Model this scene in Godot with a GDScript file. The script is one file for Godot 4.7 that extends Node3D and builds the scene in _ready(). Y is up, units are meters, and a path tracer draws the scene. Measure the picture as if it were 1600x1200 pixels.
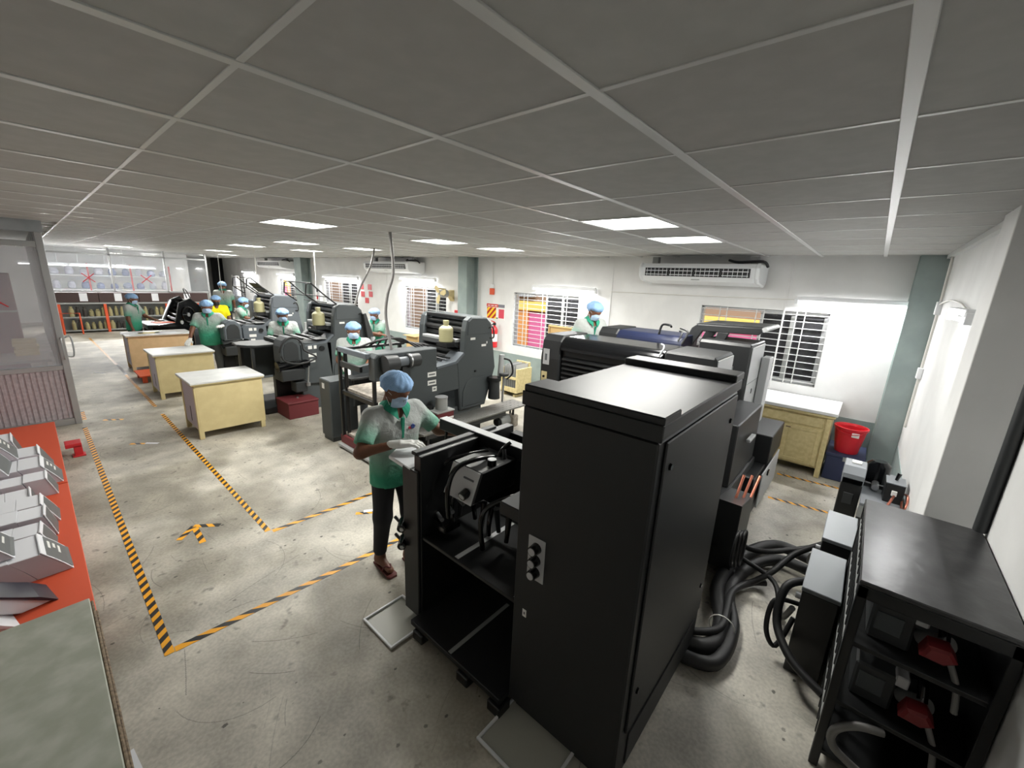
extends Node3D

# ------------------------------------------------------------------ mesh builder
class B:
	var v := PackedVector3Array()
	var n := PackedVector3Array()
	var c := PackedColorArray()
	var col := Color(1, 1, 1)
	var xf := Transform3D.IDENTITY
	func tri(a: Vector3, b: Vector3, d: Vector3, na: Vector3, nb: Vector3, nd: Vector3) -> void:
		var g := (b - a).cross(d - a)
		if g.dot(na + nb + nd) > 0.0:
			var t := b
			b = d
			d = t
			t = nb
			nb = nd
			nd = t
		for p in [a, b, d]:
			v.append(xf * p)
			c.append(col)
		for m in [na, nb, nd]:
			n.append((xf.basis * m).normalized())
	func flat(a: Vector3, b: Vector3, d: Vector3, out: Vector3) -> void:
		var g := (b - a).cross(d - a)
		if g.length_squared() < 1e-16:
			return
		g = g.normalized()
		if g.dot(out) < 0.0:
			g = -g
		tri(a, b, d, g, g, g)
	func quad(a: Vector3, b: Vector3, d: Vector3, e: Vector3, out: Vector3) -> void:
		flat(a, b, d, out)
		flat(a, d, e, out)
	func box(mn: Vector3, mx: Vector3, bev := 0.0) -> void:
		var lo := mn.min(mx)
		var hi := mn.max(mx)
		var ce := (lo + hi) * 0.5
		var h := (hi - lo) * 0.5
		var k: float = minf(bev, minf(h.x, minf(h.y, h.z)) * 0.9)
		for ax in 3:
			var u := (ax + 1) % 3
			var w := (ax + 2) % 3
			for s in [-1.0, 1.0]:
				var o := Vector3.ZERO
				o[ax] = s
				var q := []
				for sg in [[-1, -1], [1, -1], [1, 1], [-1, 1]]:
					var p := Vector3.ZERO
					p[ax] = s * h[ax]
					p[u] = sg[0] * (h[u] - k)
					p[w] = sg[1] * (h[w] - k)
					q.append(ce + p)
				quad(q[0], q[1], q[2], q[3], o)
		if k <= 0.0:
			return
		for ax in 3:
			var u := (ax + 1) % 3
			var w := (ax + 2) % 3
			for su in [-1.0, 1.0]:
				for sw in [-1.0, 1.0]:
					var q := []
					for e in [[-1.0, 0], [1.0, 0], [1.0, 1], [-1.0, 1]]:
						var p := Vector3.ZERO
						p[ax] = e[0] * (h[ax] - k)
						p[u] = su * (h[u] - (k if e[1] == 1 else 0.0))
						p[w] = sw * (h[w] - (0.0 if e[1] == 1 else k))
						q.append(ce + p)
					var o := Vector3.ZERO
					o[u] = su
					o[w] = sw
					quad(q[0], q[1], q[2], q[3], o)
		for sx in [-1.0, 1.0]:
			for sy in [-1.0, 1.0]:
				for sz in [-1.0, 1.0]:
					var s := Vector3(sx, sy, sz)
					flat(ce + s * Vector3(h.x, h.y - k, h.z - k), ce + s * Vector3(h.x - k, h.y, h.z - k), ce + s * Vector3(h.x - k, h.y - k, h.z), s)
	func cyl(a: Vector3, b: Vector3, ra: float, rb: float = -1.0, seg := 14, caps := true) -> void:
		if rb < 0.0:
			rb = ra
		var d := (b - a).normalized()
		var x := d.cross(Vector3.UP if absf(d.y) < 0.9 else Vector3.RIGHT).normalized()
		var y := d.cross(x)
		for i in seg:
			var t0 := TAU * i / seg
			var t1 := TAU * (i + 1) / seg
			var n0 := x * cos(t0) + y * sin(t0)
			var n1 := x * cos(t1) + y * sin(t1)
			tri(a + n0 * ra, b + n0 * rb, b + n1 * rb, n0, n0, n1)
			tri(a + n0 * ra, b + n1 * rb, a + n1 * ra, n0, n1, n1)
			if caps:
				tri(a, a + n0 * ra, a + n1 * ra, -d, -d, -d)
				tri(b, b + n0 * rb, b + n1 * rb, d, d, d)
	func tube(pts: Array, r: float, seg := 8, smooth_steps := 5) -> void:
		var p := []
		var m := pts.size()
		if m > 2 and smooth_steps > 1:
			for i in m - 1:
				var p0: Vector3 = pts[maxi(i - 1, 0)]
				var p1: Vector3 = pts[i]
				var p2: Vector3 = pts[i + 1]
				var p3: Vector3 = pts[mini(i + 2, m - 1)]
				for s in smooth_steps:
					p.append(p1.cubic_interpolate(p2, p0, p3, float(s) / smooth_steps))
			p.append(pts[m - 1])
		else:
			p = pts
		var k := p.size()
		var ref := Vector3.UP
		var rings := []
		var prev := Vector3.ZERO
		for i in k:
			var d: Vector3 = (p[mini(i + 1, k - 1)] - p[maxi(i - 1, 0)]).normalized()
			var x: Vector3
			if i == 0:
				x = d.cross(ref if absf(d.y) < 0.9 else Vector3.RIGHT).normalized()
			else:
				x = (prev - d * prev.dot(d)).normalized()
			prev = x
			var y := d.cross(x)
			var ring := []
			for s in seg:
				ring.append(x * cos(TAU * s / seg) + y * sin(TAU * s / seg))
			rings.append(ring)
		for i in k - 1:
			for s in seg:
				var s1 := (s + 1) % seg
				var a0: Vector3 = rings[i][s]
				var a1: Vector3 = rings[i][s1]
				var b0: Vector3 = rings[i + 1][s]
				var b1: Vector3 = rings[i + 1][s1]
				tri(p[i] + a0 * r, p[i + 1] + b0 * r, p[i + 1] + b1 * r, a0, b0, b1)
				tri(p[i] + a0 * r, p[i + 1] + b1 * r, p[i] + a1 * r, a0, b1, a1)
		for e in [0, k - 1]:
			var d: Vector3 = (p[0] - p[1]).normalized() if e == 0 else (p[k - 1] - p[k - 2]).normalized()
			for s in seg:
				tri(p[e], p[e] + rings[e][s] * r, p[e] + rings[e][(s + 1) % seg] * r, d, d, d)
	func lathe(prof: Array, at: Vector3, seg := 18, sx := 1.0, sz := 1.0) -> void:
		for i in prof.size() - 1:
			var r0: float = prof[i][0]
			var y0: float = prof[i][1]
			var r1: float = prof[i + 1][0]
			var y1: float = prof[i + 1][1]
			var nn := Vector2(y1 - y0, r0 - r1).normalized()
			for s in seg:
				var t0 := TAU * s / seg
				var t1 := TAU * (s + 1) / seg
				var d0 := Vector3(cos(t0) * sx, 0, sin(t0) * sz)
				var d1 := Vector3(cos(t1) * sx, 0, sin(t1) * sz)
				var n0 := d0 * nn.x + Vector3.UP * nn.y
				var n1 := d1 * nn.x + Vector3.UP * nn.y
				var a := at + d0 * r0 + Vector3.UP * y0
				var b := at + d0 * r1 + Vector3.UP * y1
				var d := at + d1 * r1 + Vector3.UP * y1
				var e := at + d1 * r0 + Vector3.UP * y0
				if r1 > 1e-6:
					tri(a, b, d, n0, n0, n1)
				if r0 > 1e-6:
					tri(a, d, e, n0, n1, n1)
	# extrude a polygon: axis 0 = along x, poly in (z, y); axis 2 = along z, poly in (x, y); axis 1 = along y, poly in (x, z)
	func prism(poly: Array, lo: float, hi: float, axis := 0, bev := 0.0) -> void:
		var pp := PackedVector2Array(poly)
		if Geometry2D.is_polygon_clockwise(pp):
			pp.reverse()
		var m := pp.size()
		var ins := PackedVector2Array()
		for i in m:
			var a := (pp[i] - pp[(i + m - 1) % m]).normalized()
			var b := (pp[(i + 1) % m] - pp[i]).normalized()
			var na := Vector2(-a.y, a.x)
			var nb := Vector2(-b.y, b.x)
			var bis := (na + nb)
			var q := bis / maxf(0.3, 1.0 + na.dot(nb))
			ins.append(pp[i] + q * bev)
		var P := func(q: Vector2, t: float) -> Vector3:
			if axis == 0:
				return Vector3(t, q.y, q.x)
			if axis == 2:
				return Vector3(q.x, q.y, t)
			return Vector3(q.x, t, q.y)
		var idx := Geometry2D.triangulate_polygon(ins)
		var ax := Vector3.ZERO
		ax[axis] = 1.0
		for i in range(0, idx.size(), 3):
			flat(P.call(ins[idx[i]], hi), P.call(ins[idx[i + 1]], hi), P.call(ins[idx[i + 2]], hi), ax)
			flat(P.call(ins[idx[i]], lo), P.call(ins[idx[i + 1]], lo), P.call(ins[idx[i + 2]], lo), -ax)
		for i in m:
			var j := (i + 1) % m
			var e := (pp[j] - pp[i]).normalized()
			var o2 := Vector2(e.y, -e.x)
			var o: Vector3 = P.call(o2, 0.0)
			quad(P.call(pp[i], lo + bev), P.call(pp[j], lo + bev), P.call(pp[j], hi - bev), P.call(pp[i], hi - bev), o)
			if bev > 0.0:
				quad(P.call(pp[i], hi - bev), P.call(pp[j], hi - bev), P.call(ins[j], hi), P.call(ins[i], hi), o + ax)
				quad(P.call(pp[i], lo + bev), P.call(pp[j], lo + bev), P.call(ins[j], lo), P.call(ins[i], lo), o - ax)
	func mesh() -> ArrayMesh:
		var arr := []
		arr.resize(Mesh.ARRAY_MAX)
		arr[Mesh.ARRAY_VERTEX] = v
		arr[Mesh.ARRAY_NORMAL] = n
		arr[Mesh.ARRAY_COLOR] = c
		var m := ArrayMesh.new()
		m.add_surface_from_arrays(Mesh.PRIMITIVE_TRIANGLES, arr)
		return m

# ------------------------------------------------------------------ scene helpers
var names := {}
var MT := {}

func numbered(called: String) -> String:
	if not names.has(called):
		names[called] = 0
		return called
	names[called] += 1
	return "%s_%03d" % [called, names[called]]

func put(called: String, mesh: Mesh, m: Material, parent: Node = self) -> MeshInstance3D:
	var o := MeshInstance3D.new()
	o.name = numbered(called) if parent == self else called
	o.mesh = mesh
	o.material_override = m
	parent.add_child(o, true)
	return o

func obj(called: String, b: B, m: Material, parent: Node = self) -> MeshInstance3D:
	return put(called, b.mesh(), m, parent)

func tag(o: Node, label: String, category: String, group := "") -> void:
	o.set_meta("label", label)
	o.set_meta("category", category)
	if group != "":
		o.set_meta("group", group)

func thing(called: String, label: String, category: String, at := Vector3.ZERO, turn := 0.0, group := "") -> Node3D:
	var o := Node3D.new()
	o.name = numbered(called)
	add_child(o)
	o.position = at
	o.rotation.y = turn
	tag(o, label, category, group)
	return o

func struct(called: String, b: B, m: Material, parent: Node = self) -> MeshInstance3D:
	var o := obj(called, b, m, parent)
	if parent == self:
		o.set_meta("kind", "structure")
	return o

func bx(mn: Vector3, mx: Vector3, bev := 0.0) -> B:
	var b := B.new()
	b.box(mn, mx, bev)
	return b

func cy(a: Vector3, b2: Vector3, ra: float, rb := -1.0, seg := 14) -> B:
	var b := B.new()
	b.cyl(a, b2, ra, rb, seg)
	return b

func tb(pts: Array, r: float, seg := 8, steps := 5) -> B:
	var b := B.new()
	b.tube(pts, r, seg, steps)
	return b

func pr(poly: Array, lo: float, hi: float, axis := 0, bev := 0.0) -> B:
	var b := B.new()
	b.prism(poly, lo, hi, axis, bev)
	return b

func V(x: float, y: float, z: float) -> Vector3:
	return Vector3(x, y, z)

func rgb(r: float, g: float, b: float) -> Color:
	return Color(r / 255.0, g / 255.0, b / 255.0)

func noise_tex(sd: int, freq: float, c0: Color, c1: Color, size := 512, oct := 4, lo := 0.25, hi := 0.75) -> NoiseTexture2D:
	var f := FastNoiseLite.new()
	f.seed = sd
	f.frequency = freq
	f.noise_type = FastNoiseLite.TYPE_SIMPLEX_SMOOTH
	f.fractal_octaves = oct
	var t := NoiseTexture2D.new()
	t.width = size
	t.height = size
	t.seamless = true
	t.noise = f
	var g := Gradient.new()
	g.offsets = PackedFloat32Array([lo, hi])
	g.colors = PackedColorArray([c0, c1])
	t.color_ramp = g
	return t

func normal_tex(sd: int, freq: float, strength: float, size := 512) -> NoiseTexture2D:
	var f := FastNoiseLite.new()
	f.seed = sd
	f.frequency = freq
	f.fractal_octaves = 4
	var t := NoiseTexture2D.new()
	t.width = size
	t.height = size
	t.seamless = true
	t.as_normal_map = true
	t.bump_strength = strength
	t.noise = f
	return t

func mat(key: String, col: Color, rough := 0.6, metal := 0.0, spec := 0.5) -> StandardMaterial3D:
	var m := StandardMaterial3D.new()
	m.resource_name = key
	m.albedo_color = col
	m.roughness = rough
	m.metallic = metal
	m.metallic_specular = spec
	MT[key] = m
	return m

func textured(key: String, tex: Texture2D, scale: float, rough := 0.6, metal := 0.0) -> StandardMaterial3D:
	var m := mat(key, Color(1, 1, 1), rough, metal)
	m.albedo_texture = tex
	m.uv1_triplanar = true
	m.uv1_world_triplanar = true
	m.uv1_scale = Vector3.ONE * scale
	return m

func glow(key: String, col: Color, energy: float) -> StandardMaterial3D:
	var m := mat(key, col, 0.5)
	m.emission_enabled = true
	m.emission = col
	m.emission_energy_multiplier = energy
	return m

func glass(key: String, col: Color, alpha: float, rough := 0.03) -> StandardMaterial3D:
	var m := mat(key, Color(col.r, col.g, col.b, alpha), rough)
	m.transparency = BaseMaterial3D.TRANSPARENCY_ALPHA
	return m

func vcol(key: String, rough := 0.7) -> StandardMaterial3D:
	var m := mat(key, Color(1, 1, 1), rough)
	m.vertex_color_use_as_albedo = true
	return m

func lin(c: Color) -> Color:
	return c.srgb_to_linear()

func area(at: Vector3, size: Vector2, energy: float, col: Color, aim: Vector3) -> void:
	var l := AreaLight3D.new()
	l.name = numbered("panel_light_source")
	l.area_size = size
	l.light_energy = energy
	l.light_color = col
	l.shadow_enabled = true
	l.area_range = 40.0
	l.area_attenuation = 2.0
	add_child(l)
	var up := Vector3.RIGHT if absf(aim.y) > 0.9 else Vector3.UP
	l.look_at_from_position(at, at + aim, up)

func floor_image() -> ImageTexture:
	var s := 1024
	var mk := func(sd: int, fr: float, oc: int) -> PackedByteArray:
		var f := FastNoiseLite.new()
		f.seed = sd
		f.frequency = fr
		f.fractal_octaves = oc
		f.noise_type = FastNoiseLite.TYPE_SIMPLEX_SMOOTH
		var im := f.get_seamless_image(s, s, false, false, 0.12, true)
		im.convert(Image.FORMAT_L8)
		return im.get_data()
	var a: PackedByteArray = mk.call(3, 0.006, 5)
	var b: PackedByteArray = mk.call(9, 0.022, 4)
	var d: PackedByteArray = mk.call(21, 0.11, 3)
	var out := PackedByteArray()
	out.resize(s * s * 3)
	for i in s * s:
		var m := 0.94 + (a[i] - 128) * 0.0011 + (d[i] - 128) * 0.0006
		var st := maxf(0.0, (b[i] - 178) * 0.006) * clampf((a[i] - 90) * 0.02, 0.0, 1.0)
		m *= 1.0 - minf(st, 0.42)
		if d[i] > 222 and a[i] > 120:
			m *= 0.8
		out[i * 3] = int(clampf(m * 196.0, 0, 255))
		out[i * 3 + 1] = int(clampf(m * 191.0, 0, 255))
		out[i * 3 + 2] = int(clampf(m * 179.0, 0, 255))
	var img := Image.create_from_data(s, s, false, Image.FORMAT_RGB8, out)
	var rng := RandomNumberGenerator.new()
	rng.seed = 77
	# scratches and oil spots in the concrete
	for k in 70:
		var p := Vector2(rng.randf() * s, rng.randf() * s)
		var dir := Vector2.from_angle(rng.randf() * TAU)
		var bend := rng.randf_range(-0.01, 0.01)
		var ln := rng.randi_range(30, 220)
		var dk := rng.randf_range(0.62, 0.9)
		for t in ln:
			p += dir
			dir = dir.rotated(bend)
			var x := posmod(int(p.x), s)
			var y := posmod(int(p.y), s)
			img.set_pixel(x, y, img.get_pixel(x, y) * Color(dk, dk, dk))
	for k in 90:
		var p := Vector2(rng.randf() * s, rng.randf() * s)
		var r := rng.randf_range(1.0, 4.6)
		var dk := rng.randf_range(0.45, 0.8)
		for yy in range(-8, 9):
			for xx in range(-8, 9):
				if Vector2(xx * 1.3, yy).length() < r * rng.randf_range(0.8, 1.1):
					var x := posmod(int(p.x) + xx, s)
					var y := posmod(int(p.y) + yy, s)
					img.set_pixel(x, y, img.get_pixel(x, y) * Color(dk, dk, dk))
	img.generate_mipmaps()
	return ImageTexture.create_from_image(img)

func make_materials() -> void:
	var fl := textured("concrete", floor_image(), 0.3, 0.55)
	fl.metallic_specular = 0.45
	fl.detail_enabled = true
	fl.detail_blend_mode = BaseMaterial3D.BLEND_MODE_MUL
	fl.detail_albedo = noise_tex(5, 0.012, rgb(205, 203, 198), rgb(255, 255, 255), 512, 4, 0.3, 0.6)
	fl.detail_uv_layer = BaseMaterial3D.DETAIL_UV_2
	fl.uv2_triplanar = true
	fl.uv2_world_triplanar = true
	fl.uv2_scale = Vector3.ONE * 0.11
	textured("wall_paint", noise_tex(11, 0.01, rgb(220, 220, 219), rgb(227, 227, 226), 512, 5), 0.3, 0.75)
	textured("grey_paint", noise_tex(12, 0.01, rgb(150, 158, 162), rgb(166, 172, 176), 512, 5), 0.4, 0.75)
	textured("teal_paint", noise_tex(13, 0.01, rgb(138, 152, 150), rgb(149, 162, 160), 512, 5), 0.4, 0.6)
	textured("tile_a", noise_tex(14, 0.02, rgb(174, 174, 171), rgb(179, 179, 176), 512, 4), 0.7, 0.8)
	textured("tile_b", noise_tex(15, 0.02, rgb(171, 170, 167), rgb(176, 175, 172), 512, 4), 0.7, 0.8)
	mat("grid_white", rgb(200, 201, 199), 0.35)
	textured("charcoal", noise_tex(16, 0.3, rgb(33, 34, 35), rgb(40, 41, 42), 256, 2), 3.0, 0.44).metallic_specular = 0.42
	mat("black_metal", rgb(24, 25, 26), 0.4)
	mat("black_matte", rgb(13, 13, 14), 0.7)
	mat("black_gloss", rgb(13, 14, 16), 0.16)
	mat("blue_gloss", rgb(24, 30, 54), 0.32)
	mat("rubber", rgb(24, 24, 25), 0.55)
	mat("machine_light", rgb(170, 172, 172), 0.5)
	mat("silver", rgb(176, 178, 180), 0.35, 0.85)
	mat("silver_plate", rgb(188, 189, 190), 0.5, 0.2)
	mat("copper", rgb(190, 120, 100), 0.3, 0.9)
	textured("press_grey", noise_tex(18, 0.25, rgb(65, 70, 72), rgb(72, 77, 79), 256, 2), 3.0, 0.5)
	textured("press_blue_grey", noise_tex(19, 0.25, rgb(88, 94, 100), rgb(97, 103, 109), 256, 2), 3.0, 0.5)
	mat("press_dark", rgb(44, 46, 47), 0.5)
	textured("checker_steel", noise_tex(20, 0.12, rgb(108, 107, 104), rgb(140, 139, 135), 256, 3), 1.5, 0.45, 0.4)
	textured("board_grey", noise_tex(22, 0.06, rgb(150, 142, 132), rgb(190, 182, 170), 256, 4), 0.8, 0.8)
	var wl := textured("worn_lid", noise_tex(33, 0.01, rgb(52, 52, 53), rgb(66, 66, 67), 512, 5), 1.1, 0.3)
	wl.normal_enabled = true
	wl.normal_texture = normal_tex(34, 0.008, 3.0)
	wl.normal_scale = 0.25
	mat("lid_grey", rgb(118, 122, 126), 0.4)
	mat("dull_red", rgb(122, 36, 38), 0.5)
	mat("sticker", rgb(226, 226, 222), 0.6)
	mat("print_ink", rgb(90, 92, 95), 0.7)
	textured("cream", noise_tex(23, 0.02, rgb(206, 189, 140), rgb(212, 196, 147), 512, 4), 0.5, 0.65)
	textured("tan_wood", noise_tex(29, 0.02, rgb(208, 176, 132), rgb(214, 182, 138), 512, 4), 0.5, 0.65)
	textured("cream_old", noise_tex(24, 0.03, rgb(198, 182, 132), rgb(212, 197, 148), 512, 5), 0.8, 0.65)
	textured("table_white", noise_tex(25, 0.03, rgb(208, 209, 208), rgb(217, 218, 217), 256, 4), 0.5, 0.4)
	mat("orange_red", rgb(206, 82, 50), 0.55)
	mat("rack_orange", rgb(214, 84, 46), 0.5)
	mat("maroon", rgb(104, 40, 44), 0.6)
	mat("red_plastic", rgb(204, 34, 48), 0.3)
	mat("red_paint", rgb(196, 44, 50), 0.35)
	mat("navy", rgb(46, 54, 84), 0.6)
	textured("green_top", noise_tex(26, 0.015, rgb(158, 162, 148), rgb(178, 181, 170), 512, 5), 0.7, 0.45)
	textured("wood_edge", noise_tex(27, 0.05, rgb(92, 78, 64), rgb(140, 122, 100), 256, 4), 3.0, 0.8)
	mat("aluminium", rgb(180, 181, 182), 0.4, 0.6)
	textured("ribbed_panel", noise_tex(28, 0.05, rgb(170, 160, 164), rgb(186, 176, 180), 256, 3), 1.2, 0.6)
	mat("paper", rgb(224, 225, 230), 0.85)
	mat("paper_side", rgb(188, 178, 184), 0.9)
	mat("cover_dark", rgb(92, 96, 98), 0.5)
	mat("cover_navy", rgb(44, 46, 58), 0.35)
	mat("plastic_white", rgb(226, 228, 230), 0.35)
	mat("vent_black", rgb(24, 25, 27), 0.6)
	mat("cable_white", rgb(214, 212, 206), 0.5)
	mat("cable_grey", rgb(128, 126, 124), 0.5)
	mat("cable_black", rgb(30, 30, 31), 0.5)
	mat("jug", rgb(184, 179, 138), 0.35)
	mat("brown_board", rgb(62, 44, 42), 0.6)
	mat("shelf_grey", rgb(150, 152, 150), 0.5)
	mat("jar_olive", rgb(150, 142, 104), 0.4)
	mat("jar_dark", rgb(56, 52, 48), 0.4)
	mat("pink_wall", rgb(232, 112, 146), 0.8)
	mat("orange_wall", rgb(236, 158, 84), 0.8)
	mat("yellow_beam", rgb(244, 200, 96), 0.8)
	mat("brick_dull", rgb(150, 118, 92), 0.9)
	mat("dark_glass", rgb(52, 52, 54), 0.12)
	glass("pane", rgb(235, 240, 245), 0.1)
	glass("pane_hazy", rgb(205, 205, 212), 0.34, 0.12)
	glass("tray_plastic", rgb(222, 224, 214), 0.55, 0.2)
	glow("panel_glow", Color(1, 1, 0.98), 3.2)
	glow("tube_glow", Color(1, 1, 1), 2.6)
	vcol("tape_print", 0.45)
	vcol("sign_print", 0.5)
	var cl := vcol("cloth", 0.85)
	cl.normal_enabled = true
	cl.normal_texture = normal_tex(41, 0.012, 9.0)
	cl.normal_scale = 1.0
	cl.uv1_triplanar = true
	cl.uv1_scale = Vector3.ONE * 2.2
	mat("skin", rgb(112, 72, 52), 0.55)
	mat("trouser", rgb(38, 38, 42), 0.9)
	mat("trouser_grey", rgb(84, 88, 92), 0.9)
	mat("collar_green", rgb(36, 138, 110), 0.85)
	textured("cap_blue", noise_tex(30, 0.06, rgb(116, 156, 204), rgb(160, 192, 226), 256, 4), 8.0, 0.8)
	mat("mask_blue", rgb(176, 200, 228), 0.85)
	mat("mask_black", rgb(34, 34, 36), 0.85)
	mat("glove_white", rgb(226, 226, 222), 0.8)
	mat("hair", rgb(24, 20, 19), 0.7)
	mat("eye_white", rgb(226, 222, 216), 0.3)
	mat("iris", rgb(36, 24, 18), 0.2)
	mat("sandal", rgb(92, 44, 40), 0.7)
	mat("yellow_shirt", rgb(240, 226, 20), 0.8)
	mat("cardboard", rgb(196, 164, 112), 0.85)
	mat("bundle_pale", rgb(206, 206, 220), 0.8)
	mat("bundle_blue", rgb(150, 160, 196), 0.8)

# ------------------------------------------------------------------ people
# smooth union of tapered capsules on a grid, meshed as surface nets; bone = [a, b, ra, rb, cut] (cut 1: flat end at b, 2: flat end at a)
func nets(bones: Array, cell: float, k: float) -> Dictionary:
	var lo := Vector3.ONE * 1e9
	var hi := Vector3.ONE * -1e9
	for bn in bones:
		var r: float = maxf(bn[2], bn[3]) + 4.0 * cell + 2.0 * k
		lo = lo.min(bn[0] - Vector3.ONE * r).min(bn[1] - Vector3.ONE * r)
		hi = hi.max(bn[0] + Vector3.ONE * r).max(bn[1] + Vector3.ONE * r)
	var nx := int((hi.x - lo.x) / cell) + 2
	var ny := int((hi.y - lo.y) / cell) + 2
	var nz := int((hi.z - lo.z) / cell) + 2
	var S := PackedFloat32Array()
	S.resize(nx * ny * nz)
	var touched := PackedByteArray()
	touched.resize(nx * ny * nz)
	var lim := 5.0 * k
	for bn in bones:
		var a: Vector3 = bn[0]
		var b: Vector3 = bn[1]
		var ra: float = bn[2]
		var rb: float = bn[3]
		var cut: int = bn[4] if bn.size() > 4 else 0
		var ba := b - a
		var l2 := maxf(ba.length_squared(), 1e-9)
		var dir := ba.normalized()
		var m := Vector3.ONE * (maxf(ra, rb) + maxf(lim, 2.0 * cell))
		var i0 := ((a.min(b) - m - lo) / cell).floor()
		var i1 := ((a.max(b) + m - lo) / cell).ceil()
		for iz in range(maxi(int(i0.z), 0), mini(int(i1.z), nz - 1) + 1):
			for iy in range(maxi(int(i0.y), 0), mini(int(i1.y), ny - 1) + 1):
				var row := (iz * ny + iy) * nx
				for ix in range(maxi(int(i0.x), 0), mini(int(i1.x), nx - 1) + 1):
					var p := lo + Vector3(ix, iy, iz) * cell
					var pa := p - a
					var h := clampf(pa.dot(ba) / l2, 0.0, 1.0)
					var d := (pa - ba * h).length() - (ra + (rb - ra) * h)
					if cut == 1:
						d = maxf(d, (p - b).dot(dir))
					elif cut == 2:
						d = maxf(d, (a - p).dot(dir))
					if d < lim:
						S[row + ix] += exp(-d / k)
						touched[row + ix] = 1
	var verts := PackedVector3Array()
	var vid := {}
	var sx := 1
	var sy := nx
	var sz := nx * ny
	var corner := [0, sx, sy, sx + sy, sz, sx + sz, sy + sz, sx + sy + sz]
	var off := [Vector3(0, 0, 0), Vector3(1, 0, 0), Vector3(0, 1, 0), Vector3(1, 1, 0), Vector3(0, 0, 1), Vector3(1, 0, 1), Vector3(0, 1, 1), Vector3(1, 1, 1)]
	var edges := [[0, 1], [2, 3], [4, 5], [6, 7], [0, 2], [1, 3], [4, 6], [5, 7], [0, 4], [1, 5], [2, 6], [3, 7]]
	var cells := PackedInt32Array()
	for iz in nz - 1:
		for iy in ny - 1:
			var row := (iz * ny + iy) * nx
			for ix in nx - 1:
				var i := row + ix
				if touched[i] == 0 and touched[i + sx + sy + sz] == 0:
					continue
				var mask := 0
				for q in 8:
					if S[i + corner[q]] > 1.0:
						mask |= 1 << q
				if mask == 0 or mask == 255:
					continue
				var sum := Vector3.ZERO
				var cnt := 0
				for e in edges:
					if ((mask >> e[0]) & 1) != ((mask >> e[1]) & 1):
						var d0 := -log(maxf(S[i + corner[e[0]]], 1e-6))
						var d1 := -log(maxf(S[i + corner[e[1]]], 1e-6))
						var t := d0 / (d0 - d1)
						sum += off[e[0]].lerp(off[e[1]], t)
						cnt += 1
				vid[i] = verts.size()
				verts.append(lo + (Vector3(ix, iy, iz) + sum / cnt) * cell)
				cells.append(i)
	var idx := PackedInt32Array()
	for i in cells:
		var inside := S[i] > 1.0
		for ax in 3:
			var s: int = [sx, sy, sz][ax]
			var u: int = [sy, sz, sx][ax]
			var w: int = [sz, sx, sy][ax]
			if inside != (S[i + s] > 1.0):
				if vid.has(i - u) and vid.has(i - w) and vid.has(i - u - w):
					var q := [vid[i], vid[i - u], vid[i - u - w], vid[i - w]]
					if inside:
						q.reverse()
					for t in [0, 1, 2, 0, 2, 3]:
						idx.append(q[t])
	var nn := PackedVector3Array()
	nn.resize(verts.size())
	for t in range(0, idx.size(), 3):
		var fn := (verts[idx[t + 2]] - verts[idx[t]]).cross(verts[idx[t + 1]] - verts[idx[t]])
		for e in 3:
			nn[idx[t + e]] += fn
	for i in nn.size():
		nn[i] = nn[i].normalized()
	return {"v": verts, "n": nn, "i": idx}

func net_mesh(parts: Array, tint = null) -> ArrayMesh:
	# parts: [[nets dictionary, Transform3D], ...] joined into one mesh
	var v := PackedVector3Array()
	var n := PackedVector3Array()
	var c := PackedColorArray()
	var ix := PackedInt32Array()
	for p in parts:
		var base := v.size()
		var xf: Transform3D = p[1]
		for q in p[0].v:
			v.append(xf * q)
			c.append(tint.call(xf * q) if tint != null else Color(1, 1, 1))
		for q in p[0].n:
			n.append((xf.basis * q).normalized())
		for q in p[0].i:
			ix.append(base + q)
	var arr := []
	arr.resize(Mesh.ARRAY_MAX)
	arr[Mesh.ARRAY_VERTEX] = v
	arr[Mesh.ARRAY_NORMAL] = n
	arr[Mesh.ARRAY_COLOR] = c
	arr[Mesh.ARRAY_INDEX] = ix
	var m := ArrayMesh.new()
	m.add_surface_from_arrays(Mesh.PRIMITIVE_TRIANGLES, arr)
	return m

var head_near := {}
var head_far := {}
var glove_net := {}
var glove_far := {}
var cap_mesh: ArrayMesh
var mask_mesh: ArrayMesh
var strap_mesh: ArrayMesh
var hair_mesh: ArrayMesh
var eye_mesh: ArrayMesh
var iris_mesh: ArrayMesh

func head_bones() -> Array:
	var h := [
		[V(0, .038, -.022), V(0, .036, -.012), .084, .084], [V(0, .02, .022), V(0, .03, .026), .064, .064],
		[V(-.03, -.02, .03), V(-.022, -.07, .05), .045, .03], [V(.03, -.02, .03), V(.022, -.07, .05), .045, .03],
		[V(0, -.06, .045), V(0, -.095, .062), .036, .024], [V(0, .002, .084), V(0, -.034, .101), .009, .0125],
		[V(-.014, -.036, .088), V(.014, -.036, .088), .011, .011], [V(-.034, .016, .074), V(-.008, .017, .083), .012, .011],
		[V(.034, .016, .074), V(.008, .017, .083), .012, .011], [V(-.078, .008, -.012), V(-.08, -.03, -.006), .014, .01],
		[V(.078, .008, -.012), V(.08, -.03, -.006), .014, .01], [V(-.016, -.064, .088), V(.016, -.064, .088), .009, .009],
		[V(0, -.05, -.02), V(0, -.19, -.035), .056, .058]]
	return h

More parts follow.
